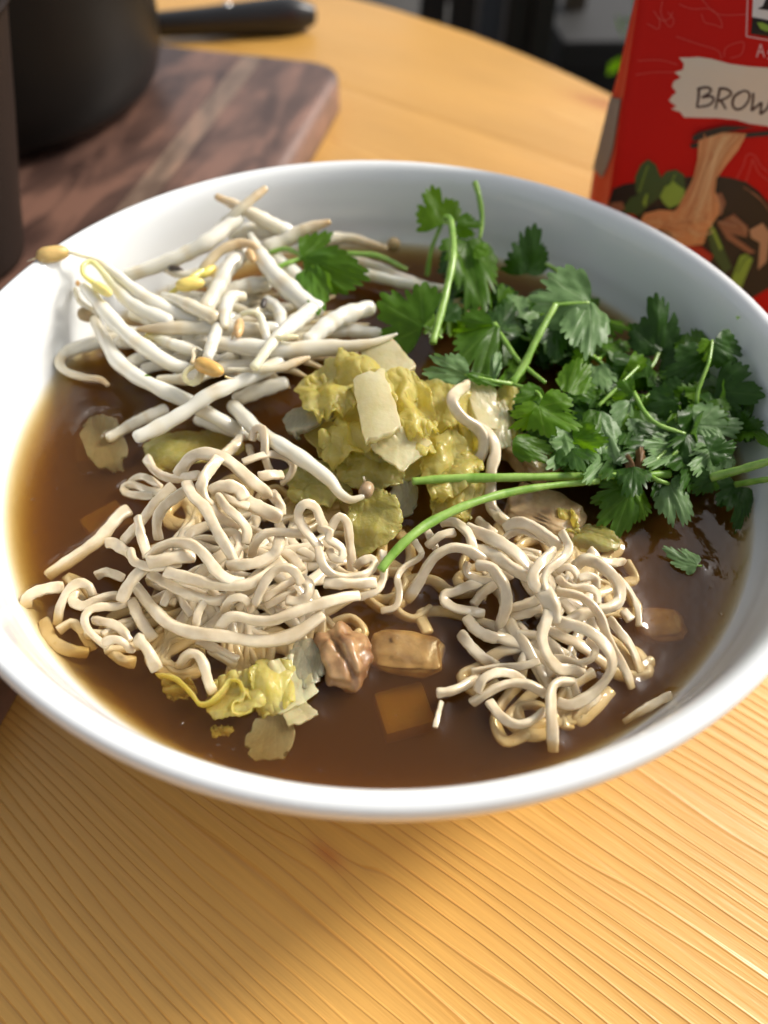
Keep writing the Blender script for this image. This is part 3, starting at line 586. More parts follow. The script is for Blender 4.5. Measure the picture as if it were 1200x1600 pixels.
# ------------------------------------------------------------------ food
WET = []                                       # points near the broth surface, for the meniscus: (x, y, z, radius)
CDIR = nrm(CAM - np.array([0, 0, ZS]))
rng = np.random.RandomState(11)
def strand(name, pts, wpx, thick=0.72, rollamp=0.5, m=None, label=None, group=None, cat='noodle', power=2.6, seg=10, widths=None, parent=None, cols=None, ref=None, roll0=0.0, cap=0.2, step=0.0011):
    Q = np.array([np.r_[broth_pt(x, y, h), wpx if widths is None else widths[i]] for i, (x, y, h) in enumerate(pts)])
    return strand3(name, Q, True, thick, rollamp, m, label, group, cat, power, seg, parent, cols, ref, roll0, cap, step)
def strand3(name, Q, px=True, thick=0.72, rollamp=0.5, m=None, label=None, group=None, cat='noodle', power=2.6, seg=10, parent=None, cols=None, ref=None, roll0=0.0, cap=0.2, step=0.0011):
    S = spline(Q, step); P = S[:, :3]
    W = S[:, 3] * (np.array([mpp(p) for p in P]) if px else 1.0)
    n = len(P); x = np.linspace(0, 1, n); ph, fq = rng.uniform(0, 6.28), rng.uniform(2, 6)
    roll = roll0 + rollamp * np.sin(ph + fq * x)
    T = W * thick; W = W * (1 + 0.06 * np.sin(ph * 3 + x * 17) + 0.05 * np.sin(ph * 5 + x * 41)); T = T * (1 + 0.06 * np.sin(ph + x * 23))
    for p, w_ in zip(P[::2], W[::2]):
        if abs(p[2] - ZS) < 0.004: WET.append((p[0], p[1], p[2], w_ / 2))
    V, F, par = tube(P, W, T, roll, CDIR if ref is None else ref, seg, power, cap)
    c = None
    if cols is not None:
        xs = np.linspace(0, 1, len(cols)); C = np.array(cols); c = np.stack([np.interp(par, xs, C[:, k]) for k in range(3)], 1); f_ = np.clip(np.sin(par * 9 + ph * 7) * np.sin(par * 23 + ph * 3) - 0.35, 0, 1)[:, None]; c = c * (1 - f_ * np.array([0.10, 0.20, 0.36]))
    o = mesh(name, V, F, m or M_NOOD, parent, cols=c)
    if parent is None: tag(o, label, cat, group)
    return o

G_N = 'pale rice noodles in the soup'
LM, RM = 'left noodle mound', 'right noodle tangle'
NOOD = [
 ('blunt noodle end poking left from the top of the ' + LM, 17, [(229, 716, 5), (243, 736, 6), (265, 747, 8), (288, 746, 11), (310, 742, 14)]),
 ('broad noodle arching over the very top of the ' + LM, 21, [(280, 740, 11), (295, 718, 15), (314, 709, 17), (336, 711, 18), (353, 718, 18), (368, 729, 17), (384, 744, 16), (397, 755, 15), (410, 764, 13), (418, 774, 10)]),
 ('thick noodle hanging down from the peak of the ' + LM, 20, [(342, 716, 19), (330, 731, 19), (319, 747, 19), (315, 764, 18), (321, 781, 17), (332, 792, 15)]),
 ('long flat noodle running diagonally down the face of the ' + LM, 19, [(292, 755, 17), (301, 775, 18), (319, 792, 17), (332, 816, 16), (345, 840, 15), (358, 861, 14), (365, 877, 12)]),
 ('noodle curving down the left shoulder of the ' + LM, 18, [(296, 762, 15), (275, 777, 14), (258, 790, 12), (247, 807, 10), (245, 825, 8), (248, 842, 6)]),
 ('noodle sloping into the broth behind the left shoulder of the mound', 18, [(270, 760, 10), (251, 777, 9), (236, 794, 7), (223, 812, 5), (208, 829, 4), (193, 846, 1)]),
 ('short pointed noodle spur standing up on the left of the mound', 17, [(215, 808, 12), (219, 831, 11), (225, 851, 10), (231, 870, 9)]),
 ('hooked noodle end curling at the left side of the mound', 16, [(204, 860, 9), (208, 875, 9), (221, 883, 9), (241, 886, 10), (262, 884, 10), (280, 880, 9)]),
 ('smooth noodle arching across the middle left of the mound', 19, [(234, 872, 10), (251, 855, 13), (273, 848, 14), (297, 850, 15), (314, 861, 14), (327, 877, 13), (340, 894, 13), (358, 906, 12), (380, 910, 11)]),
 ('wide flat noodle tucked under the middle left arch of the mound', 23, [(234, 879, 11), (256, 875, 12), (277, 870, 12), (303, 869, 11)]),
 ('long noodle sweeping like a smile across the belly of the mound', 20, [(260, 894, 10), (277, 898, 11), (301, 905, 11), (327, 912, 11), (353, 916, 11), (386, 913, 11), (408, 903, 11), (425, 891, 11), (442, 878, 12)]),
 ('second sweeping noodle just below the smiling one', 18, [(234, 897, 6), (258, 910, 7), (286, 925, 7), (317, 936, 7), (338, 939, 7), (356, 934, 7)]),
 ('longest noodle sagging along the foot of the ' + LM, 21, [(210, 914, 2), (230, 940, 3), (243, 955, 4), (262, 973, 4), (291, 986, 4), (321, 991, 5), (356, 995, 5), (390, 1001, 5), (425, 1001, 5), (457, 993, 6), (481, 978, 7), (503, 960, 8)]),
 ('long noodle with a cut end lying over the front of the ' + LM, 19, [(344, 982, 5), (354, 967, 7), (372, 963, 8), (395, 969, 8), (425, 970, 9), (451, 960, 10), (479, 950, 10), (512, 940, 10), (540, 933, 9), (560, 931, 8)]),
 ('tight curl of noodle below the smiling noodles', 15, [(350, 955, 5), (357, 940, 8), (373, 933, 9), (387, 940, 8), (392, 955, 5)]),
 ('noodle arch opening to the left at the mound centre', 16, [(398, 944, 8), (410, 918, 11), (421, 899, 13), (436, 888, 14), (453, 888, 14), (464, 897, 13), (470, 911, 11)]),
 ('noodle bending back under the central arch', 17, [(472, 902, 9), (484, 916, 9), (480, 931, 8), (466, 940, 7), (449, 938, 7)]),
 ('tall upright noodle loop on the right half of the mound', 16, [(500, 856, 13), (482, 835, 15), (470, 818, 17), (466, 803, 19), (472, 790, 21), (482, 787, 21), (493, 793, 20), (500, 809, 18), (507, 824, 15)]),
 ('noodle rising from the belly into the right loop', 16, [(394, 870, 9), (397, 853, 12), (410, 836, 15), (432, 831, 15), (455, 833, 14), (480, 835, 14)]),
 ('broad noodle crossing the middle of the ' + LM, 20, [(358, 884, 12), (382, 882, 13), (403, 879, 13), (423, 870, 13), (434, 857, 14), (437, 842, 13)]),
 ('noodle rope ending in a curl at the right of the mound', 15, [(497, 856, 14), (503, 879, 13), (512, 892, 12), (527, 900, 11), (546, 902, 10), (566, 899, 10), (581, 890, 9), (586, 879, 9), (579, 873, 9), (566, 877, 9), (557, 885, 7)]),
 ('broad pale noodle band along the right foot of the mound', 20, [(508, 910, 10), (533, 912, 10), (559, 911, 9), (586, 910, 8)]),
 ('noodle edge bending down at the right tip of the mound', 14, [(598, 862, 8), (600, 887, 8), (597, 909, 7), (585, 925, 7), (562, 933, 6)]),
 ('noodle swirl at the centre of the right loop', 14, [(499, 826, 15), (516, 831, 16), (512, 842, 15), (523, 848, 14), (535, 859, 13), (533, 874, 12), (520, 871, 12), (515, 860, 12)]),
 ('folded noodle loop at the upper right of the mound', 15, [(514, 833, 10), (522, 816, 12), (531, 807, 13), (541, 814, 12), (545, 831, 10), (547, 853, 7), (549, 870, 5), (549, 890, 2)]),
 ('flat noodle sticking out right from the mound peak', 17, [(405, 745, 14), (422, 742, 14), (440, 742, 12)]),
 ('thin noodle loop standing above the mound next to the sprout', 15, [(394, 688, 10), (398, 672, 12), (410, 671, 13), (414, 692, 12), (414, 714, 10), (421, 735, 7)]),
 ('noodle curving right behind the mound peak', 13, [(380, 722, 11), (405, 713, 11), (428, 710, 10), (449, 716, 9), (458, 729, 8), (452, 744, 6), (441, 754, 3)]),
 ('short noodle stub behind the mound beside the thin loop', 18, [(376, 682, 6), (366, 697, 7), (353, 708, 8), (343, 715, 8)]),
 ('tiny noodle tip between stub and thin loop', 13, [(389, 697, 5), (393, 713, 6)]),
 ('wide noodle ending in a cut corner at the right of the peak', 25, [(380, 781, 14), (397, 790, 14), (418, 800, 13), (438, 808, 12)]),
 ('noodle running down the middle of the peak', 16, [(340, 775, 17), (355, 794, 17), (375, 812, 16), (386, 829, 14), (384, 848, 12)]),
 ('short noodle tucked beside the diagonal one', 16, [(328, 787, 16), (340, 805, 15), (358, 816, 14), (373, 823, 13)]),
 ('small noodle hook low in the centre of the mound', 15, [(349, 832, 13), (366, 832, 13), (374, 848, 12), (367, 868, 11)]),
 ('thin noodle crossing just under the top arch', 14, [(346, 772, 16), (364, 783, 16), (388, 791, 15)]),
 ('crumpled wide noodle piece on top of the peak', 22, [(330, 768, 17), (346, 760, 18), (362, 760, 18), (374, 766, 17), (382, 779, 16)]),
 ('noodle bulge at the right flank of the peak', 19, [(423, 770, 8), (436, 786, 9), (438, 803, 8)]),
 ('flattened noodle loop floating left behind the mound', 14, [(256, 770, 3), (232, 767, 2), (210, 758, 1), (195, 761, 0), (197, 770, 0), (214, 774, 1), (240, 775, 2)]),
 ('upper strand of the flattened loop left of the mound', 13, [(252, 762, 3), (232, 748, 3), (219, 745, 2), (207, 751, 1), (202, 760, 0)]),
 ('long noodle sinking into the broth on the far left', 21, [(200, 798, 0), (189, 804, .5), (173, 822, .5), (156, 842, 0.2), (134, 859, -.2), (113, 874, -.5), (91, 888, -1), (76, 899, -2)]),
 ('straight noodle lying at the left wall of the bowl', 20, [(98, 917, .5), (74, 920, .8), (55, 926, .8), (43, 934, .5), (40, 947, -1)]),
 ('noodle crook bending upward near the left wall', 17, [(90, 975, -2), (94, 948, 1), (107, 923, 2.5), (124, 911, 3), (139, 916, 2.5), (145, 929, 1)]),
 ('noodle curling below the crook near the left wall', 17, [(117, 924, 2), (113, 938, 1.5), (128, 947, 1.5), (150, 939, 2), (172, 931, 2), (188, 932, 1)]),
 ('noodle bent like a hairpin low on the left', 14, [(200, 942, 1), (180, 948, 2), (159, 948, 3), (141, 953, 3), (132, 966, 3), (137, 983, 3), (150, 997, 2), (168, 1011, 1)]),
 ('noodle inside the hairpin bend', 16, [(146, 969, 0.5), (172, 974, 1), (189, 983, 1), (203, 1001, 0)]),
 ('short raised noodle end below the hairpin', 16, [(162, 1004, 3), (178, 999, 4), (193, 1004, 4), (205, 1017, 1)]),
 ('square cut noodle end standing clear at the lower left', 22, [(215, 997, 4), (228, 1012, 5), (238, 1030, 4), (244, 1044, 1)]),
 ('noodle slanting down behind the square cut end', 19, [(207, 940, 1.5), (215, 961, 1.5), (226, 979, 1), (240, 998, -.5)]),
 ('sunken noodle curving along the lower left wall', 21, [(70, 970, -2), (78, 996, -2), (96, 1011, -2), (118, 1018, -3), (136, 1020, -4)]),
 ('sunken noodle bend beside the wall noodle', 18, [(92, 985, -1), (111, 974, -.8), (126, 983, -1.5), (137, 1000, -2.5), (145, 1015, -4)]),
 ('sunken noodle under the raised short end', 21, [(172, 1014, -1.5), (189, 1031, -2), (210, 1035, -3)]),
 ('round noodle end pushing out left of the mound', 20, [(166, 849, 7), (178, 849, 7), (202, 865, 7)]),
 ('flat noodle tongue hanging at the left foot of the mound', 21, [(230, 884, 8), (211, 901, 8), (198, 920, 6), (190, 938, 4)]),
 ('wet noodle end at the left foot of the mound', 16, [(152, 899, 1), (167, 894, 2), (192, 903, 2)]),
 ('glossy noodle hook alone in the broth below the mound', 17, [(280, 1041, -1), (293, 1023, 2), (308, 1023, 3), (319, 1040, 3), (325, 1064, 1), (333, 1083, -.5)]),
 ('noodle end trailing under the front of the mound', 16, [(310, 1001, 1), (338, 1014, .8), (371, 1031, 0)]),
 ('lower noodle end trailing beside the other under the mound', 15, [(328, 1015, 0), (350, 1030, -.2), (368, 1041, -1)]),
 ('short upright noodle joining the sweep to the foot of the mound', 14, [(320, 940, 7), (310, 957, 6), (306, 978, 4)]),
 ('noodle bridging gap left of the tight curl', 14, [(255, 946, 4), (263, 927, 5), (272, 918, 5)]),
 ('dim noodle deep in the gap left of the tight curl', 14, [(278, 926, 4), (286, 942, 4), (299, 962, 3)]),
 ('noodle inside the central arch', 14, [(412, 936, 6), (436, 919, 7), (466, 903, 7)]),
 ('lower noodle inside the central arch', 13, [(416, 948, 5), (440, 934, 6), (462, 925, 6)]),
 # right tangle
 ('noodle rising from the broth into the left end of the ' + RM, 19, [(636, 938, -1.5), (653, 912, 2), (668, 885, 6), (683, 867, 9), (705, 856, 10), (727, 858, 10), (744, 867, 9), (757, 877, 8)]),
 ('noodle arching down to the broth left of the crossing strand', 20, [(746, 883, 8), (766, 886, 9), (779, 901, 9), (790, 921, 8), (791, 945, 6), (785, 966, 3), (779, 986, -1)]),
 ('noodle bending over below the green stem', 17, [(690, 817, 7), (709, 816, 8), (727, 828, 10), (736, 843, 10), (738, 860, 9)]),
 ('short noodle end pointing left below the green stem', 15, [(668, 853, 6), (688, 837, 8), (710, 832, 8)]),
 ('broad noodle running diagonally across the top of the ' + RM, 23, [(730, 827, 9), (757, 836, 10), (783, 849, 11), (805, 864, 11), (820, 880, 10), (833, 898, 9)]),
 ('broad noodle just under the diagonal one', 22, [(742, 860, 8), (766, 864, 9), (787, 879, 10), (809, 893, 10), (830, 904, 9)]),
 ('noodle descending from the cabbage to the ' + RM, 15, [(767, 795, 4), (776, 806, 6), (787, 815, 8), (800, 822, 9)]),
 ('noodle arching over the top right of the tangle', 20, [(790, 826, 10), (805, 817, 12), (824, 819, 13), (846, 832, 13), (865, 845, 13), (874, 855, 12)]),
 ('second noodle beneath the top right arch', 15, [(785, 845, 9), (800, 832, 10), (818, 829, 11), (842, 838, 11), (868, 853, 11)]),
 ('left strand of the S bend in the middle of the tangle', 20, [(865, 861, 13), (847, 879, 14), (834, 897, 14), (835, 914, 14), (848, 925, 12)]),
 ('right strand of the S bend in the middle of the tangle', 15, [(878, 832, 14), (889, 855, 15), (879, 873, 15), (858, 889, 15), (850, 908, 14), (858, 928, 13)]),
 ('wide noodle trunk at the centre of the ' + RM, 30, [(846, 919, 12), (857, 936, 13), (863, 952, 12), (862, 968, 10)]),
 ('smooth noodle dropping from the wide trunk to the broth', 20, [(858, 956, 12), (852, 975, 11), (847, 992, 10), (850, 1012, 8), (859, 1030, 6), (874, 1045, 4), (892, 1046, 3), (908, 1051, 1)]),
 ('big noodle ring curving round the right of the tangle', 20, [(866, 968, 9), (880, 973, 10), (900, 978, 10), (923, 988, 10), (941, 1003, 9), (954, 1022, 8), (956, 1042, 6), (948, 1060, 4), (932, 1078, 2), (912, 1093, 1), (890, 1102, .5), (872, 1098, 0)]),
 ('noodle running down the outer right side of the tangle', 15, [(872, 925, 10), (890, 927, 11), (908, 932, 11), (923, 943, 11), (937, 961, 10), (945, 982, 9), (953, 1003, 7), (966, 1028, 4), (979, 1052, 1), (987, 1075, -1)]),
 ('small ear shaped noodle curl right of the S bend', 13, [(870, 893, 11), (882, 886, 12), (895, 889, 12), (903, 901, 11), (900, 910, 10)]),
 ('wavy noodle under the ear shaped curl', 14, [(872, 902, 11), (880, 912, 11), (894, 918, 11), (910, 918, 11), (924, 920, 11), (933, 928, 10), (934, 942, 9)]),
 ('folded noodle square beside the ear shaped curl', 15, [(904, 904, 11), (920, 900, 11), (931, 905, 10), (931, 918, 9)]),
 ('noodle bend at the upper right of the tangle', 21, [(900, 884, 8), (912, 875, 10), (926, 876, 10), (943, 887, 10), (958, 901, 9), (968, 920, 7), (966, 940, 6), (950, 950, 7), (928, 954, 7), (905, 962, 7), (885, 974, 7)]),
 ('short noodle stub on the upper right of the tangle', 18, [(921, 861, 8), (929, 868, 8), (934, 880, 7)]),
 ('noodle end with a round tip reaching right from the tangle', 15, [(936, 876, 6), (956, 879, 5), (974, 878, 2)]),
 ('half sunken noodle at the right edge of the tangle', 15, [(952, 967, 2), (969, 988, 2), (984, 1008, 1), (994, 1029, 0), (1000, 1050, -1)]),
 ('noodle stub barely breaking the broth right of the tangle', 17, [(974, 955, 1), (985, 968, .8)]),
 ('thin noodle added in place of the sky reflection on the broth right of the tangle', 11, [(964, 900, .5), (985, 925, .4), (997, 955, .4), (998, 978, 0)]),  # added strand standing in for a white sky reflection on the broth
 ('noodle coil inside the big ring', 14, [(919, 1000, 4), (930, 1015, 5), (923, 1030, 4), (904, 1036, 3), (882, 1030, 3), (866, 1028, 3)]),
 ('looped noodle lying left of the crossing strand', 17, [(760, 907, 1), (731, 916, 2), (709, 925, 2.5), (695, 929, 2.5), (695, 940, 2), (711, 950, 2), (733, 955, 1.5), (755, 959, 0)]),
 ('noodle crossing inside the left loop', 17, [(740, 945, .5), (755, 926, 1), (778, 910, 2)]),
 ('short noodle bend above the left loop', 15, [(732, 880, 4), (728, 893, 3), (742, 904, 2), (772, 909, 2)]),
 ('thick noodle half out of the broth below the left loop', 20, [(729, 966, 1.5), (744, 984, 2), (766, 995, 1.8), (792, 998, 0)]),
 ('noodle sliding under the broth at the lower left of the tangle', 20, [(720, 990, 1), (735, 1010, 1), (754, 1028, .3), (775, 1040, -1.5)]),
 ('sunken noodle beside the wide trunk', 20, [(798, 968, .5), (818, 990, 0), (831, 1014, -.8), (834, 1032, -2)]),
 ('deeper sunken noodle left of the trunk', 18, [(790, 988, -1), (804, 1014, -1.5), (815, 1035, -3)]),
 ('noodle bridging from the loop to the trunk', 18, [(797, 950, 4), (818, 945, 5), (842, 936, 6)]),
 ('broader noodle below the bridge to the trunk', 20, [(799, 962, 2), (820, 958, 3), (845, 950, 4)]),
 ('slender straight noodle above the lower loop', 14, [(738, 1050, 2), (764, 1044, 2.5), (790, 1042, 2.5), (816, 1041, 2.5), (842, 1033, 3)]),
 ('noodle with a square cut tip reaching left at the bottom', 19, [(684, 1083, 2.5), (708, 1079, 2.5), (731, 1068, 1.5), (748, 1058, 0)]),
 ('thin drip of noodle hanging from the square cut tip', 10, [(690, 1096, 1), (685, 1115, .8), (680, 1136, .8)]),
 ('noodle knuckle above the lower loop', 16, [(746, 1080, 3), (755, 1061, 5), (777, 1051, 5), (799, 1053, 4), (818, 1064, 2)]),
 ('upper side of the open noodle loop at the bottom', 18, [(738, 1098, 0), (757, 1086, 2), (777, 1074, 3), (803, 1067, 3), (829, 1071, 3), (852, 1084, 2)]),
 ('lower side of the open noodle loop at the bottom', 17, [(764, 1096, 1), (781, 1118, 1), (803, 1131, 1.2), (825, 1129, 1.2), (850, 1112, 1)]),
 ('straight noodle hanging down at the very bottom of the tangle', 20, [(893, 1066, 2), (872, 1066, 4), (862, 1080, 4.5), (861, 1110, 4), (863, 1142, 1.5), (864, 1172, -2)]),
 ('noodle sinking right of the hanging one', 17, [(935, 1085, .5), (915, 1105, -.5), (897, 1125, -2)]),
 ('pale noodle resting on the broth at the lower right wall', 15, [(1048, 1086, 0.5), (1025, 1098, .3), (1000, 1112, 0), (975, 1128, -1.5)]),
 # between cabbage and tangle
 ('noodle standing over the cabbage below the pale small leaf', 20, [(734, 600, 13), (714, 612, 18), (707, 628, 19), (720, 650, 17), (747, 670, 14), (757, 690, 12), (753, 710, 9), (742, 724, 7)]),
 ('noodle falling beside the cabbage to the two green stems', 19, [(742, 662, 13), (768, 683, 13), (774, 707, 11), (768, 733, 9), (767, 762, 7), (768, 793, 5), (790, 815, 4)]),
 ('wiggly thin noodle left of the right tangle', 12, [(648, 846, 2), (658, 868, 2.5), (632, 886, 2), (621, 903, 2), (624, 927, 1.5), (618, 948, 1), (596, 955, 0)]),
 ('short noodle segment under the green stem end', 14, [(662, 822, 3), (672, 838, 3), (680, 856, 3)]),
 ('noodle stub behind the two green stems', 15, [(746, 812, 3), (773, 834, 3)]),
]
for lab, wd, pts in NOOD:
    strand('noodle', pts, wd * 0.95, rng.uniform(0.5, 0.68), 0.7, label=lab, group=G_N, seg=14, power=3.4)
def filler(cx, cy, rx, ry, n, top, label, seed):
    rg = np.random.RandomState(seed)
    c = broth_pt(cx, cy, 3)
    for k in range(n):
        a, q = rg.uniform(0, 6.283), math.sqrt(rg.uniform(0, 1)); p = np.array([c[0] + rx * q * math.cos(a), c[1] + ry * q * math.sin(a)])
        th = rg.uniform(0, 6.283); kap = rg.uniform(-60, 60); pts = []
        for i in range(9):
            rho = ((p[0] - c[0]) / rx) ** 2 + ((p[1] - c[1]) / ry) ** 2
            z = -2 + (top + 2) * max(0, 1 - rho) * (0.35 + 0.6 * rg.rand())
            if math.hypot(p[0], p[1]) < 0.092: pts.append([p[0], p[1], ZS + z * 0.001, rg.uniform(0.0024, 0.0030)])
            th += kap * 0.005 + rg.uniform(-0.5, 0.5); p = p + 0.005 * np.array([math.cos(th), math.sin(th)])
            if rho > 0.9: th += 1.2
        if len(pts) > 4:
            Q = np.array(pts); Q[1:-1, 2] = (Q[:-2, 2] + 2 * Q[1:-1, 2] + Q[2:, 2]) / 4
            strand3('noodle', Q, False, 0.6, 0.7, power=3.2, label=label, group=G_N + ', buried')
filler(385, 880, 0.027, 0.020, 44, 8, 'pale noodle buried in the heart of the left noodle mound', 21)
filler(850, 950, 0.019, 0.022, 26, 4, 'pale noodle buried in the right noodle tangle', 22)
filler(150, 965, 0.012, 0.014, 7, 0, 'pale noodle lying under the broth at the lower left', 23)

# bean sprouts -----------------------------------------------------
WHT, IVO, TAN, YEL, BRO = (0.80, 0.77, 0.66), (0.71, 0.64, 0.48), (0.62, 0.46, 0.27), (0.70, 0.62, 0.16), (0.42, 0.24, 0.08)
G_S = 'bean sprouts heaped at the left of the bowl'
def bean(parent, cx, cy, h, dx, dy, L, W, col, tail=None, name='bean'):
    c = broth_pt(cx, cy, h); s = mpp(c); e = broth_pt(cx + dx, cy + dy, h); ax = nrm(e - c); by = nrm(np.cross(CDIR, ax)); bz = np.cross(ax, by)
    V = []; F = []; cols = []; nu, nv = 18, 14
    for i in range(nu + 1):
        t = -1 + 2 * i / nu; r = math.sqrt(max(1 - abs(t) ** 2.4, 0.0004)) * (1 - 0.12 * t)
        for j in range(nv):
            a = 2 * math.pi * j / nv; g = 1 - 0.16 * math.exp(-((math.sin(a) - 0.15) / 0.18) ** 2) * (1 if math.cos(a) > -2 else 0)
            wob = 1 + 0.05 * noise.noise(Vector((t * 3 + cx, math.cos(a) * 2, math.sin(a) * 2)))
            V.append(c + ax * t * L * s / 2 + (by * math.cos(a) + bz * math.sin(a)) * r * g * wob * W * s / 2)
            d = 0.75 + 0.5 * (0.5 + 0.5 * noise.noise(Vector((t * 2.5 + cx, math.cos(a) * 3 + cy, math.sin(a) * 3)))) - 0.3 * max(0, -t - 0.6)
            cols.append([min(1, q * d) for q in col])
    for i in range(nu):
        for j in range(nv): k = (j + 1) % nv; F.append((i * nv + j, i * nv + k, (i + 1) * nv + k, (i + 1) * nv + j))
    F += [tuple(range(nv - 1, -1, -1)), tuple(nu * nv + j for j in range(nv))]
    b = mesh(name, V, F, M_BEAN, parent, cols=cols)
    if tail: strand('husk_tip', tail, 3, 0.8, 0, M_SPR, parent=b, widths=[4, 3, 1.5][:len(tail)], cols=[col, IVO], power=2, seg=6)
    return b
def sprout(label, pts, widths, cols=(WHT, WHT), beans=(), rnd=0.35):
    if len(widths) != len(pts): widths = np.interp(np.linspace(0, 1, len(pts)), np.linspace(0, 1, len(widths)), widths)
    if not beans:
        return strand('bean_sprout', pts, 0, 0.95, 0.2, M_SPR, label, G_S, 'bean sprout', 2.0, 12, [q * 0.88 for q in widths], cols=list(cols), cap=rnd)
    p = broth_pt(*pts[0]); e = tag(empty('bean_sprout', p), label, 'bean sprout', G_S)
    strand('stem', pts, 0, 0.95, 0.2, M_SPR, None, None, None, 2.0, 12, [q * 0.88 for q in widths], e, list(cols), cap=rnd)
    for b in beans: bean(e, *b)
    return e
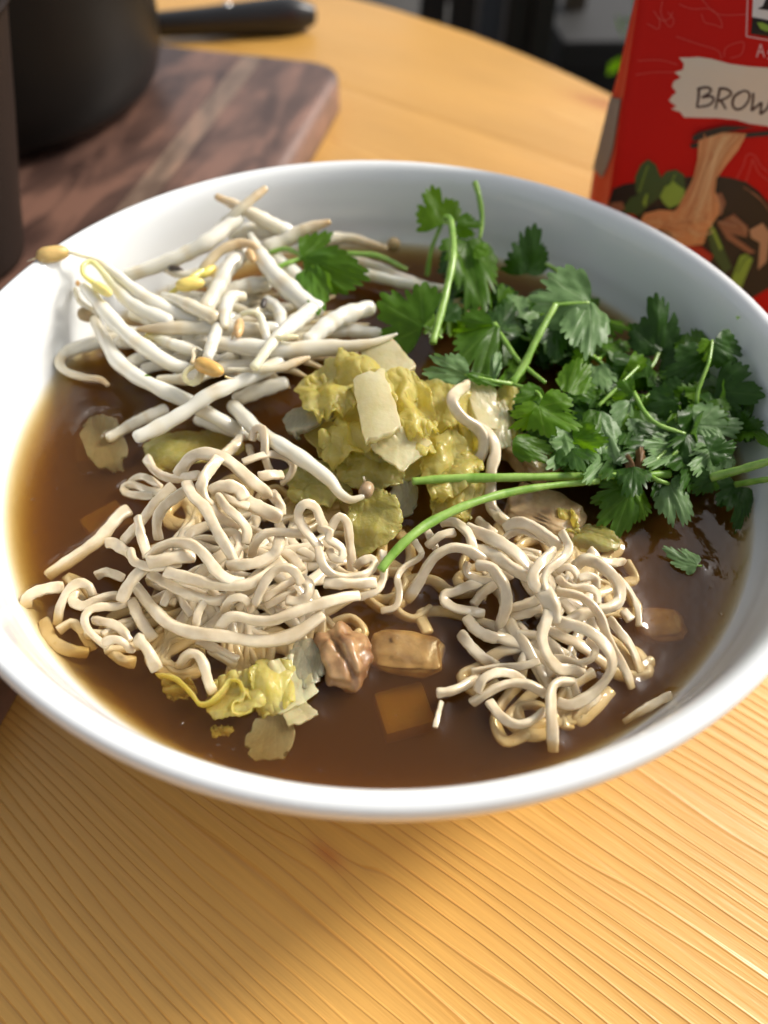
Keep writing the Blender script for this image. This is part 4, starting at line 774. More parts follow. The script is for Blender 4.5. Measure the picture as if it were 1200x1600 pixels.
SPR = [
 ('sprout with its tan bean hanging out over the left rim', [(108, 394, 26), (125, 398, 25), (143, 403, 23), (173, 423, 21), (207, 450, 19), (240, 473, 17), (273, 490, 15), (305, 503, 14)], [7, 9, 11, 17, 23, 27, 29, 27], (IVO, WHT, WHT), [(83, 397, 26, 10, -2, 52, 26, (0.62, 0.42, 0.15), [(60, 402, 26), (52, 405, 26), (43, 408, 25)])]),
 ('sprout with a hooked yellow neck just inside the left rim', [(147, 443, 21), (131, 430, 22), (130, 415, 23), (142, 409, 23), (156, 420, 22), (176, 444, 19), (200, 470, 17), (227, 487, 16), (262, 502, 15)], [10, 9, 9, 9, 11, 18, 25, 28, 27], (YEL, (0.74, 0.70, 0.34), WHT, WHT), [(160, 452, 21, 10, 6, 44, 18, (0.78, 0.66, 0.22))]),
 ('curled sprout ending in a brown bean against the left wall', [(118, 452, 15), (124, 470, 14), (140, 482, 13), (160, 492, 12)], [9, 10, 11, 12], (IVO, IVO), [(115, 435, 15, 1, 10, 44, 26, (0.42, 0.25, 0.09))]),
 ('cut white sprout sloping from the left rim to the pile', [(135, 450, 18), (167, 490, 17), (200, 523, 15), (233, 548, 13), (263, 567, 11), (290, 577, 9)], [24, 27, 28, 29, 28, 26], (WHT, WHT)),
 ('long white sprout crossing to the broth at the left', [(148, 500, 11), (162, 528, 11), (182, 562, 11), (213, 588, 11), (247, 606, 11), (280, 621, 9), (312, 638, 7), (345, 657, 5), (378, 676, 1)], [18, 24, 27, 28, 28, 28, 28, 28, 28], (IVO, WHT, WHT, WHT), [(138, 492, 11, 12, 2, 34, 24, (0.34, 0.24, 0.11))]),
 ('sprout bent like a hook lying at the waterline on the left', [(210, 526, 4), (173, 530, 4), (133, 540, 4), (104, 551, 3), (93, 567, 2.5), (104, 581, 2), (133, 590, 2), (157, 593, 2), (168, 601, 1.5)], [22, 24, 24, 22, 19, 15, 13, 12, 9], (WHT, WHT, IVO, TAN)),
 ('straight white sprout reaching up the back left wall', [(200, 431, 13), (240, 417, 15), (283, 400, 17), (327, 376, 20), (370, 341, 22)], [24, 26, 28, 28, 27], (WHT, WHT)),
 ('tan tipped sprout pointing up at the far wall', [(340, 308, 27), (373, 323, 25), (410, 343, 21), (450, 363, 17)], [13, 20, 26, 28], (TAN, IVO, WHT)),
 ('crossing tan root end at the far wall', [(414, 295, 28), (387, 317, 26), (360, 340, 23), (340, 360, 18)], [12, 17, 18, 20], (TAN, IVO, WHT)),
 ('pale sprout slanting right with a brown tip below the far wall', [(420, 387, 14), (453, 371, 16), (480, 358, 18), (514, 347, 20)], [30, 28, 24, 11], (WHT, IVO, TAN)),
 ('sprout with a round brown bean lying by the far waterline', [(482, 383, 8), (520, 373, 8), (550, 373, 8), (577, 380, 8), (603, 388, 8)], [22, 22, 18, 14, 10], (WHT, IVO, TAN), [(615, 382, 8, 2, -10, 24, 22, (0.40, 0.28, 0.13))]),
 ('bright fat sprout in front of the cilantro leaf on the left', [(392, 368, 19), (408, 399, 19), (427, 427, 18), (450, 450, 17), (473, 470, 16), (494, 484, 15)], [11, 26, 34, 36, 36, 36], (WHT, WHT)),
 ('white sprout standing steeply in the middle of the pile', [(382, 392, 17), (357, 420, 17), (340, 450, 15), (322, 482, 13)], [28, 29, 29, 28], (WHT, WHT)),
 ('tan shrivelled root arching over the steep sprout', [(318, 420, 17), (343, 393, 20), (373, 381, 21), (397, 384, 21), (408, 403, 19), (414, 430, 17)], [17, 18, 17, 14, 12, 8], ((0.74, 0.63, 0.42), (0.64, 0.5, 0.3), TAN, (0.7, 0.58, 0.3)), [(392, 400, 21, 6, 12, 32, 15, (0.60, 0.40, 0.18)), (325, 424, 17, 12, -7, 34, 15, (0.74, 0.60, 0.14))]),
 ('long horizontal sprout with a pointed left end', [(216, 515, 13), (250, 513, 14), (300, 512, 14), (340, 513, 14), (383, 514, 14), (430, 514, 13)], [9, 22, 26, 26, 26, 24], (TAN, IVO, WHT, WHT)),
 ('long horizontal sprout tapering to a tail over the cabbage', [(345, 537, 15), (393, 543, 15), (447, 547, 15), (500, 544, 15), (550, 541, 16), (587, 534, 17), (620, 522, 18)], [26, 30, 32, 30, 24, 14, 5], (WHT, WHT, IVO, IVO)),
 ('thin tan root lying across the front of the pile', [(357, 577, 15), (400, 578, 15), (440, 574, 15), (467, 564, 15), (482, 559, 15)], [6, 12, 15, 15, 8], (IVO, IVO, TAN)),
 ('glossy cut sprout rising from the broth at the front', [(217, 682, 8), (247, 668, 9), (293, 641, 11), (327, 617, 13), (367, 600, 13), (410, 580, 13), (436, 565, 13)], [26, 27, 27, 27, 26, 25, 24], (WHT, WHT)),
 ('sprout with a twisted thin neck on the front of the pile', [(398, 573, 17), (417, 547, 18), (433, 527, 18), (457, 507, 17), (485, 486, 16)], [18, 19, 22, 29, 31], ((0.78, 0.74, 0.52), WHT, WHT), [(447, 527, 19, 12, -1, 40, 10, (0.78, 0.72, 0.45))]),
 ('bright white sprout under the serrated cilantro leaf', [(484, 533, 14), (513, 507, 15), (540, 492, 15), (576, 482, 14)], [30, 32, 32, 30], (WHT, WHT)),
 ('short upright sprout segment behind the golden bean', [(325, 558, 16), (333, 534, 17), (341, 512, 16)], [20, 23, 22], (WHT, WHT)),
 ('bent pale loop of sprout in the middle of the pile', [(350, 510, 17), (353, 480, 18), (363, 464, 18), (380, 463, 17)], [17, 25, 24, 17], (IVO, WHT, IVO)),
 ('small sprout with a tan bean hanging by its curved neck', [(378, 491, 18), (393, 487, 19), (406, 493, 18), (412, 510, 17), (419, 534, 16)], [9, 10, 13, 16, 17], ((0.76, 0.72, 0.5), WHT), [(373, 513, 18, -2, 12, 44, 17, (0.62, 0.40, 0.18), [(364, 520, 18), (362, 530, 17), (360, 540, 16)])]),
 ('sprout with a golden bean and curly root on the front of the pile', [(316, 577, 16), (308, 596, 15), (295, 598, 15), (288, 588, 16), (294, 577, 17), (308, 571, 17)], [16, 14, 10, 9, 9, 8], (IVO, (0.76, 0.68, 0.36), (0.8, 0.66, 0.4)), [(327, 574, 18, 12, 5, 54, 27, (0.66, 0.40, 0.11), [(352, 588, 18), (360, 591, 17), (368, 591, 16)])]),
 ('tiny curled root above the golden bean', [(300, 566, 17), (303, 556, 17), (301, 548, 17), (308, 543, 17), (315, 547, 17)], [7, 7, 6, 5, 3], (TAN, IVO)),
 ('short sprout half in the broth at the front of the pile', [(372, 624, 5), (400, 612, 7), (442, 599, 7)], [26, 29, 26], (IVO, WHT)),
 ('white sprout hidden under the left cilantro leaf', [(425, 403, 13), (460, 430, 14), (487, 462, 13)], [28, 32, 31], (WHT, WHT)),
 ('pinkish sprout behind the left cilantro leaf near the far waterline', [(545, 405, 6), (593, 420, 6), (633, 437, 6), (665, 445, 5)], [20, 22, 20, 14], (IVO, (0.74, 0.64, 0.56))),
 ('thin sprout along the waterline behind the cilantro', [(518, 427, 6), (573, 430, 6), (633, 443, 6), (693, 452, 5)], [22, 22, 20, 16], (WHT, WHT)),
 ('white sprout lying beneath the tapering one', [(510, 518, 10), (550, 517, 10), (592, 521, 10)], [22, 24, 20], (WHT, WHT)),
 ('long curved sprout lying across the noodles with a brown bean', [(366, 636, 5), (399, 670, 8), (431, 691, 11), (463, 711, 12), (493, 732, 12), (517, 752, 11), (530, 770, 10), (548, 781, 10), (566, 776, 10)], [28, 28, 28, 28, 28, 24, 18, 14, 11], (WHT, WHT, WHT, IVO), [(573, 765, 10, 5, -11, 30, 24, (0.36, 0.25, 0.14), [(570, 752, 10), (568, 745, 11)])]),
 ('sprout sunk in the broth left of the glossy cut one', [(172, 684, 0), (213, 660, .5), (256, 640, 1.5)], [18, 22, 22], (IVO, WHT)),
 ('sprout with a blunt translucent end above the horizontal one', [(256, 462, 16), (293, 476, 18), (335, 497, 17)], [15, 24, 26], (WHT, IVO)),
 ('pale sprout with a yellow end under the pointed one', [(232, 524, 11), (267, 537, 12), (303, 549, 11)], [15, 22, 24], (YEL, WHT, WHT)),
 ('sprout resting under the golden bean', [(250, 594, 9), (300, 591, 10), (350, 575, 10), (405, 569, 10)], [18, 22, 24, 22], (IVO, WHT)),
 ('sprout sunk at the front beneath the glossy cut one', [(310, 656, .5), (350, 669, 1), (384, 680, .5)], [22, 24, 20], (WHT, IVO)),
 ('yellow cotyledon sprout at the back left of the pile', [(262, 462, 15), (278, 450, 17), (292, 440, 18), (315, 425, 18)], [8, 10, 12, 14], (YEL, YEL), [(297, 444, 19, 14, -2, 46, 22, (0.76, 0.60, 0.16))]),
 ('sprout with a black seed coat at the back left of the pile', [(250, 418, 12), (266, 424, 14), (290, 430, 14), (312, 425, 14)], [10, 14, 16, 18], (TAN, IVO, WHT), [(275, 421, 15, 12, 2, 26, 13, (0.07, 0.055, 0.04))]),
 ('sprout with a black seed coat in the middle of the pile', [(418, 470, 14), (436, 486, 14), (440, 515, 13)], [22, 24, 22], (WHT, WHT), [(412, 474, 17, -4, 12, 24, 11, (0.06, 0.05, 0.04))]),
 ('pale sprout behind the steep one', [(330, 470, 11), (372, 450, 13), (415, 443, 13)], [24, 28, 28], (IVO, WHT)),
 ('cream sprout at the back of the pile below the far wall', [(365, 372, 14), (395, 360, 16), (430, 366, 15)], [26, 30, 28], (WHT, WHT)),
]
for s in SPR: sprout(*s)
rg = np.random.RandomState(8); c = broth_pt(362, 508, 5)
for k in range(44):
    a, q = rg.uniform(0, 6.28), math.sqrt(rg.rand()); p = np.array([c[0] + 0.027 * q * math.cos(a), c[1] + 0.018 * q * math.sin(a)]); th = rg.uniform(-0.9, 0.9); kap = rg.uniform(-14, 14); L = rg.uniform(0.022, 0.04)
    Q = []
    for i in range(7):
        s = (i / 6 - 0.5) * L; z = 1 + 12 * max(0, 1 - q * q) * (0.4 + 0.6 * rg.rand()) + s * rg.uniform(-40, 40)
        x, y = p[0] + s * math.cos(th + kap * s), p[1] + s * math.sin(th + kap * s)
        if math.hypot(x, y) < 0.0945: Q.append([x, y, ZS + max(z, 0) * 0.001, 0.0035 * (1, 1, 1, 1, 0.85, 0.55, 0.22)[i]])
    if len(Q) > 3: 
        Q = np.array(Q); Q[1:-1, 2] = (Q[:-2, 2] + Q[1:-1, 2] + Q[2:, 2]) / 3
        strand3('bean_sprout', Q, False, 0.95, 0.2, M_SPR, 'white sprout buried deep in the sprout pile', G_S + ', buried', 'bean sprout', 2.0, 10, cols=[WHT, WHT, IVO, TAN], cap=0.35)

# cilantro ---------------------------------------------------------
def leaf(parent, base, tip, wpx, tone=1, roll=0.0, seed=0, cup=0.18, lobes=3, face=0.8, name='leaf'):
    B, T = broth_pt(*base), broth_pt(*tip); rg = np.random.RandomState(seed * 7 + 3)
    ax = T - B; L = np.linalg.norm(ax); ax /= L; wm = 1.06 * wpx * mpp((B + T) / 2)
    n = CDIR * face + np.array([0, 0, 1]) * (1 - face); n = nrm(n - (n @ ax) * ax); s = np.cross(n, ax)
    n, s = n * math.cos(roll) + s * math.sin(roll), s * math.cos(roll) - n * math.sin(roll)
    if lobes == 3: cs, am, A = [0.0, 0.98 + rg.uniform(-.12, .12), -0.98 + rg.uniform(-.12, .12)], [1.0, 0.84 + rg.uniform(-.1, .1), 0.84 + rg.uniform(-.1, .1)], 1.75
    elif lobes == 2: cs, am, A = [0.36, -0.42], [1.0, 0.93], 1.5
    else: cs, am, A = [0.0], [1.0], 1.35
    nt_, nr_ = 84, 10; V = []; F = []; vein = []
    th = np.linspace(-A, A, nt_ + 1); teeth = rg.uniform(0, 6.28); ft = rg.uniform(13, 16)
    rad = np.zeros_like(th)
    for c_, a_ in zip(cs, am): rad = np.maximum(rad, a_ * np.cos(np.clip((th - c_) * (0.95 if lobes > 1 else 0.8), -1.5, 1.5)) ** 0.6)
    if lobes > 1:
        cc = sorted(cs)
        for c0, c1 in zip(cc[:-1], cc[1:]): rad -= rg.uniform(0.26, 0.46) * np.exp(-(np.abs(th - (c0 + c1) / 2) / 0.07) ** 1.2)
        for c_ in cs:
            for o_ in (-0.26, 0.26): rad -= rg.uniform(0.04, 0.15) * np.exp(-(np.abs(th - c_ - o_) / 0.045) ** 1.3)
    saw = np.abs(((th * ft / 3.1416 + teeth) % 1.0) - 0.42) * 2
    rad = rad * (1 - 0.12 * np.clip(saw, 0, 1) ** 2.2) * (1 + 0.05 * np.sin(th * 7 + teeth))
    rad *= np.clip((A - np.abs(th)) / 0.25, 0.0, 1) ** 0.6 * 0.9 + 0.1
    ym = max(np.max(np.abs(rad * np.sin(th))), 1e-3); xm = max(np.max(rad * np.cos(th)), 1e-3)
    ph = rg.uniform(0, 6.28, 3)
    for i in range(nt_ + 1):
        for j in range(nr_ + 1):
            r = rad[i] * (j / nr_) ** 0.9; x, y = r * math.cos(th[i]) / xm, r * math.sin(th[i]) / ym
            dv = min(abs(th[i] - c_) * (0.25 + r) for c_ in cs)
            sub = min(abs(((th[i] - c_) * 5.2 - r * 2.0 * (1 if th[i] > c_ else -1)) % 1.0 - 0.5) for c_ in cs)
            ve = 0.75 * math.exp(-(dv / 0.018) ** 2) + 0.13 * math.exp(-((0.5 - sub) / 0.10) ** 2) * min(1, r * 2)
            z = -cup * (y * y * 0.5 + max(0, x - 0.35) ** 2 * 0.8) + 0.028 * math.sin(th[i] * 4 + ph[0]) * r + 0.09 * noise.noise(Vector((x * 1.6 + seed, y * 1.6, 1.7))) + 0.03 * noise.noise(Vector((x * 5 + seed, y * 5, 4.7))) + 0.008 * ve * -1
            z += 0.004 * math.sin(th[i] * 17 + ph[1]) * r * r
            V.append(B + ax * x * L + s * y * wm / 2 + n * z * L); vein.append(min(1, ve))
    for i in range(nt_):
        for j in range(nr_): a = i * (nr_ + 1) + j; F.append((a, a + 1, a + nr_ + 2, a + nr_ + 1))
    mm = M_WITHER if tone == 9 else M_LEAF[tone]
    return mesh(name, V, F, mm, parent, attr=vein)
def sprig(label, stems, leaves):
    p = broth_pt(*stems[0][1][0]); e = tag(empty('cilantro_sprig', p), label, 'cilantro', 'cilantro sprigs on the right of the soup')
    for wd, pts in stems:
        ws = wd if isinstance(wd, (list, tuple)) else [wd] * len(pts)
        ws = np.interp(np.linspace(0, 1, len(pts)), np.linspace(0, 1, len(ws)), ws)
        strand('stem', pts, 0, 0.92, 0.2, M_STEM, widths=list(ws), parent=e, power=2.2, seg=10, cap=0.1)
    for k, lf in enumerate(leaves): leaf(e, *lf[:3], *(lf[3:]))
    return e
sprig('upright cilantro sprig with one bright leaf near the far wall', [([8, 7, 6], [(667, 431, 5), (674, 390, 13), (690, 350, 21)])],
      [((690, 352, 21), (668, 287, 29), 74, 0, 0.0, 1, 0.15, 3)])
sprig('cilantro sprig with a thick upright stem and broad back leaf', [([12, 13, 11, 8], [(676, 536, 14), (696, 460, 20), (708, 396, 25), (704, 345, 27), (694, 340, 27)]), ([9, 9, 6], [(742, 285, 31), (748, 305, 29), (753, 340, 24), (750, 372, 20)])],
      [((733, 372, 22), (752, 488, 13), 100, 1, 0.25, 2, 0.2, 3), ((712, 352, 24), (752, 360, 22), 40, 1, -0.5, 3, 0.2, 2), ((742, 385, 22), (764, 398, 21), 34, 0, 0.2, 4, 0.2, 1), ((712, 420, 14), (706, 372, 17), 56, 2, 0.2, 5, 0.2, 3)])
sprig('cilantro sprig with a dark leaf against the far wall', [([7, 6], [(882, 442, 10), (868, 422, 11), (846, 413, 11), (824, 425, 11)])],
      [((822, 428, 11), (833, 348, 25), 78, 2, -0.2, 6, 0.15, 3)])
sprig('cilantro sprig laying a serrated leaf over the sprouts at left', [([7, 7], [(420, 395, 16), (447, 389, 17), (474, 401, 17)]), ([9, 8, 7], [(426, 423, 16), (447, 412, 17), (474, 403, 17)]), ([8, 9, 6], [(540, 396, 12), (590, 400, 11), (636, 421, 8)])],
      [((472, 402, 18), (528, 374, 20), 66, 1, 0.1, 7, 0.1, 2), ((474, 404, 18), (572, 440, 18), 74, 1, 0.0, 8, 0.1, 1), ((480, 412, 18), (492, 492, 17), 66, 1, -0.15, 9, 0.1, 1)])
sprig('cilantro sprig with a broad matte leaf above the cabbage', [([6, 5], [(690, 528, 13), (675, 518, 14), (661, 508, 15)])],
      [((662, 510, 15), (588, 468, 18), 124, 1, 0.1, 10, 0.12, 3), ((690, 500, 12), (700, 460, 14), 62, 2, 0.3, 11, 0.2, 3)])
sprig('cilantro sprig with a small pale leaf resting on the cabbage', [([5, 7], [(726, 585, 16), (765, 594, 15), (800, 600, 13)])],
      [((732, 588, 16), (664, 566, 18), 56, 3, 0.1, 12, 0.15, 2), ((728, 584, 17), (790, 600, 14), 22, 1, 0.5, 13, 0.2, 1), ((770, 595, 15), (776, 545, 17), 22, 3, 0.6, 14, 0.2, 1)])
sprig('cilantro sprig with a shiny silvery leaf on a thick stem', [([14, 12, 10], [(800, 598, 12), (818, 572, 14), (840, 527, 18), (868, 476, 22)]), ([6, 5], [(868, 476, 22), (898, 474, 22), (920, 473, 22)])],
      [((922, 474, 22), (830, 448, 24), 110, 3, 0.0, 15, 0.2, 2), ((922, 470, 22), (906, 552, 19), 78, 3, -0.1, 16, 0.2, 2), ((868, 500, 17), (872, 560, 14), 80, 2, 0.1, 17, 0.2, 3)])
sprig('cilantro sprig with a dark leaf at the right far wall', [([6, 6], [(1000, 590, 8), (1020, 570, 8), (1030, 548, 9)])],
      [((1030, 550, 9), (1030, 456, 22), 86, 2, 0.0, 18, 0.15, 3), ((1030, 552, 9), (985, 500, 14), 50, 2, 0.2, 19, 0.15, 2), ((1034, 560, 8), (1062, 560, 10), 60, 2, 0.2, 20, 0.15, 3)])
sprig('cilantro sprig with a pale arched stem at the right wall', [([7, 6, 5], [(1090, 642, 10), (1090, 613, 14), (1107, 567, 19), (1113, 532, 21)])],
      [((1112, 534, 21), (1095, 560, 18), 44, 0, 0.6, 21, 0.2, 2), ((1114, 534, 21), (1164, 566, 15), 64, 2, 0.0, 22, 0.25, 2), ((1100, 560, 15), (1040, 590, 12), 70, 2, 0.1, 23, 0.2, 3),
       ((1118, 610, 12), (1196, 618, 16), 104, 2, 0.0, 24, 0.2, 3), ((1086, 664, 11), (1166, 668, 11), 76, 3, 0.0, 25, 0.25, 3), ((1072, 680, 11), (1086, 764, 6), 82, 2, 0.0, 26, 0.25, 3), ((1088, 650, 11), (1130, 700, 10), 42, 3, 0.1, 27, 0.2, 1)])
sprig('cilantro sprig with a curved stem across the dark centre', [([7, 7, 6], [(990, 612, 14), (1008, 645, 13), (1030, 664, 12), (1070, 678, 11)]), ([6, 5], [(935, 634, 12), (965, 605, 14), (998, 572, 15)])],
      [((990, 616, 14), (958, 606, 14), 44, 1, 0.3, 28, 0.3, 2), ((986, 630, 12), (962, 678, 10), 46, 3, 0.4, 29, 0.35, 2), ((1010, 660, 10), (1006, 708, 7), 70, 3, 0.2, 30, 0.2, 3), ((930, 644, 12), (950, 736, 8), 74, 3, 0.0, 31, 0.2, 2)])
sprig('cilantro sprig with yellow green leaves beside the mushroom', [([6, 5], [(800, 600, 13), (838, 612, 15), (848, 628, 17)])],
      [((842, 634, 17), (908, 672, 15), 78, 0, 0.1, 32, 0.15, 3), ((846, 640, 16), (792, 664, 13), 46, 0, 0.3, 33, 0.25, 2), ((800, 690, 12), (866, 712, 10), 46, 1, 0.2, 34, 0.2, 2), ((850, 612, 15), (805, 638, 13), 48, 1, 0.2, 35, 0.25, 2),
       ((885, 614, 15), (916, 560, 18), 52, 0, 0.2, 36, 0.2, 2), ((888, 604, 14), (935, 612, 13), 48, 1, 0.2, 37, 0.25, 2), ((932, 640, 13), (914, 690, 10), 44, 1, -0.2, 38, 0.25, 2), ((880, 735, 8), (926, 716, 8), 40, 1, 0.2, 39, 0.25, 1)])
sprig('cilantro sprig with a large green leaf fallen over the cabbage top', [([9, 8, 6], [(772, 506, 16), (790, 535, 15), (812, 565, 14), (852, 598, 13)])],
      [((774, 508, 17), (726, 588, 13), 92, 1, -0.1, 40, 0.3, 2), ((770, 508, 17), (706, 512, 15), 50, 1, 0.4, 41, 0.3, 2), ((780, 516, 16), (800, 470, 16), 70, 2, 0.2, 42, 0.2, 3)])
e = sprig('cilantro sprig with two long cut stems lying across the bowl', [([13, 14, 14, 12, 12, 13], [(645, 752, 10), (700, 748, 10), (800, 746, 10), (900, 744, 9), (985, 743, 9), (1046, 741, 8)]), ([15, 16, 15, 14, 12, 9], [(595, 890, 10), (612, 868, 11), (640, 840, 12), (675, 815, 12), (730, 789, 12), (790, 771, 11), (860, 759, 10), (935, 752, 9)]),
      ([6, 5], [(1013, 740, 9), (1022, 722, 10), (1040, 705, 10)]), ([7, 6], [(1016, 744, 9), (1030, 751, 9), (1045, 756, 8)])],
      [((1046, 756, 8), (1064, 822, 4), 56, 3, 0.0, 43, 0.2, 2), ((1052, 762, 8), (1073, 740, 9), 22, 3, 0.2, 44, 0.3, 1), ((1000, 738, 10), (1000, 694, 13), 20, 9, 0.3, 45, 0.6, 1), ((994, 738, 10), (984, 706, 12), 16, 9, -0.5, 46, 0.6, 1),
       ((980, 760, 8), (922, 786, 4), 60, 1, 0.1, 47, 0.2, 3), ((984, 770, 7), (948, 832, 2), 66, 1, 0.0, 48, 0.2, 2), ((986, 758, 8), (1012, 812, 3), 44, 0, 0.2, 49, 0.25, 1), ((1020, 734, 9), (1036, 704, 10), 18, 1, 0.2, 50, 0.3, 1)])
sprig('cilantro stem reaching over the right rim', [([14, 13, 12], [(1112, 746, 9), (1160, 733, 14), (1205, 720, 19), (1250, 708, 25)])], [((1112, 746, 9), (1080, 770, 5), 50, 2, 0.2, 51, 0.25, 3)])
sprig('lower cilantro stem leaning on the right wall', [([10, 10, 9], [(1150, 757, 5), (1180, 752, 9), (1215, 747, 13)])], [((1150, 757, 5), (1120, 790, 2), 56, 2, 0.1, 52, 0.2, 3), ((1160, 760, 4), (1150, 830, 1), 60, 2, 0.1, 53, 0.2, 3)])
sprig('single cilantro leaf floating on the broth at the right', [([4, 3], [(1096, 884, .6), (1090, 884, .8), (1084, 882, 1)])], [((1088, 884, 1.2), (1034, 856, 1.6), 40, 3, 0.0, 54, 0.08, 3, 0.3)])
rg = np.random.RandomState(77)
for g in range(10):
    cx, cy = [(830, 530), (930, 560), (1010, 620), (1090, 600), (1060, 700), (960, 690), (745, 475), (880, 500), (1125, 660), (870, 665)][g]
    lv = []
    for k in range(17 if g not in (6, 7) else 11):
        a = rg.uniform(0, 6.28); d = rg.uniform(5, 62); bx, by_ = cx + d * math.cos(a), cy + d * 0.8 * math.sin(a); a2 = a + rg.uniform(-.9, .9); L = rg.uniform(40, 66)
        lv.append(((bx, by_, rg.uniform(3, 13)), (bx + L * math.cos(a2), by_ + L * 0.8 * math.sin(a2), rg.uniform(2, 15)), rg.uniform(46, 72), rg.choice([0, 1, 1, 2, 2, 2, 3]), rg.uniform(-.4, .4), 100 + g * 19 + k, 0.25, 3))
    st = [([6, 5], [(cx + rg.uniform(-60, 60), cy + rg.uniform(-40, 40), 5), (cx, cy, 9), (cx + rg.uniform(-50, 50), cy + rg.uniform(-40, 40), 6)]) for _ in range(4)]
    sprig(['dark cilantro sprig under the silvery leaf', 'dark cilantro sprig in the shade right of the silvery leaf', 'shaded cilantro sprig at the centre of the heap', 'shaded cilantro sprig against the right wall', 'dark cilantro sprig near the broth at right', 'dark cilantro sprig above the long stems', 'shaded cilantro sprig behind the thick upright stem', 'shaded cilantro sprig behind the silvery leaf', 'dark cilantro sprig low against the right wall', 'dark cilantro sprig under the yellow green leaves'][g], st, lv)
# chopped green flecks
for k, (x, y, h, L) in enumerate([(243, 489, 17.2, 14), (231, 589, 13.0, 9), (1154, 497, 23, 7)]):
    leafm = leaf(None, (x - L / 2, y, h), (x + L / 2, y - 2, h), L * 0.8, 1, 0, 60 + k, 0.1, 3, name='herb_fleck')
    tag(leafm, ['larger green fleck on the hooked sprout', 'small green fleck on the long sprout', 'tiny green fleck stuck to the right wall'][k], 'herb fleck', 'green herb flecks')

# napa cabbage -----------------------------------------------------
def patch(label, C4, m, amp, freq, frill, thick, seed, n=30, bend=0.0, name='cabbage_piece', edge=0.10):
    c = np.array([broth_pt(*q) for q in C4]); V = []; rg = np.random.RandomState(seed)
    nrmv = nrm(np.cross(c[1] - c[0], c[3] - c[0])); nrmv = nrmv if nrmv @ CDIR > 0 else -nrmv
    size = np.linalg.norm(c[0] - c[2]); rib = m in (M_CABR, M_CABG); rnd = (0.03 if m is M_CABR else 0.14 if rib else 0.12); edge = 0.16 if m is M_CABG else edge; hfe = 0.1 if rib else 0.5; VE = []; vo_ = rg.uniform(0.2, 0.8)
    folds = [(rg.uniform(0.5, 1.0) / (1 + 0.35 * k_), rg.uniform(0.5, 1.1) * (1 + 0.42 * k_) * (0.5 if rib else 1), *(lambda t_: (math.cos(t_), math.sin(t_)))(rg.uniform(0, 3.14)), rg.rand()) for k_ in range(5)]; o = Vector((seed * 3.7, seed * 1.3, seed * 0.7))
    for i in range(n + 1):
        for j in range(n + 1):
            u, v = i / n, j / n
            cu = u - 0.5; cv = v - 0.5
            k = max(abs(cu), abs(cv)) * 2                                    # round off the corners, rag the edges
            rr = 1 - rnd * (2 * abs(cu)) ** 2 * (2 * abs(cv)) ** 2 * 2 + edge * k * k * (noise.noise(Vector((cu * 5, cv * 5, seed))) + hfe * noise.noise(Vector((cu * 17, cv * 17, seed))))
            u2, v2 = 0.5 + cu * rr, 0.5 + cv * rr
            P = (c[0] * (1 - u2) + c[1] * u2) * (1 - v2) + (c[3] * (1 - u2) + c[2] * u2) * v2
            q = Vector(P) * freq + o
            wu, wv_ = u + 0.10 * noise.noise(q * 0.7), v + 0.10 * noise.noise(q * 0.7 + Vector((5, 0, 0)))
            d = sum(a_ * (2 * abs(((f_ * (wu * c_ + wv_ * s_) + p_) % 1.0) - 0.5) * 2 - 1) for a_, f_, c_, s_, p_ in folds) + 0.6 * noise.noise(q * 0.5) + 0.10 * noise.noise(q * 2.4) + 0.07 * noise.noise(q * 5)
            tv = math.atan2(wu - vo_, wv_ + 0.35) * 7.5; vd = abs((tv % 1.0) - 0.5); rv = math.hypot(wu - vo_, wv_ + 0.35)
            VE.append(min(1, math.exp(-((0.5 - vd) / 0.07) ** 2) * (0.9 - 0.4 * rv) + 0.5 * math.exp(-((((tv + rv * 7) % 1.0) - 0.5) / 0.06) ** 2)))
            P = P + nrmv * amp * d * 0.85
            side = np.array([noise.noise(q * 1.3 + Vector((9, 0, 0))), noise.noise(q * 1.3 + Vector((0, 9, 0))), 0])
            P = P + side * amp * 0.6
            if frill: P = P + nrmv * frill * (max(0, (-cv if seed % 2 else cv) * 2) ** 3) * (math.sin((u * 8 + 1.6 * noise.noise(q)) * 2.6) + 0.4 * math.sin(u * 47 + 3 * noise.noise(q * 2)))
            if bend: P = P + nrmv * bend * size * (0.25 - cu * cu) * 2
            V.append(P)
            if abs(P[2] - ZS) < 0.003 and (i + j) % 3 == 0: WET.append((P[0], P[1], P[2], 0.0004))
    F = [(i * (n + 1) + j, (i + 1) * (n + 1) + j, (i + 1) * (n + 1) + j + 1, i * (n + 1) + j + 1) for i in range(n) for j in range(n)]
    ob = mesh(name, V, F, m, attr=VE)
    md = ob.modifiers.new('thickness', 'SOLIDIFY'); md.thickness = thick; md.offset = -1.0
    return tag(ob, label, 'cabbage', 'napa cabbage pieces in the soup')
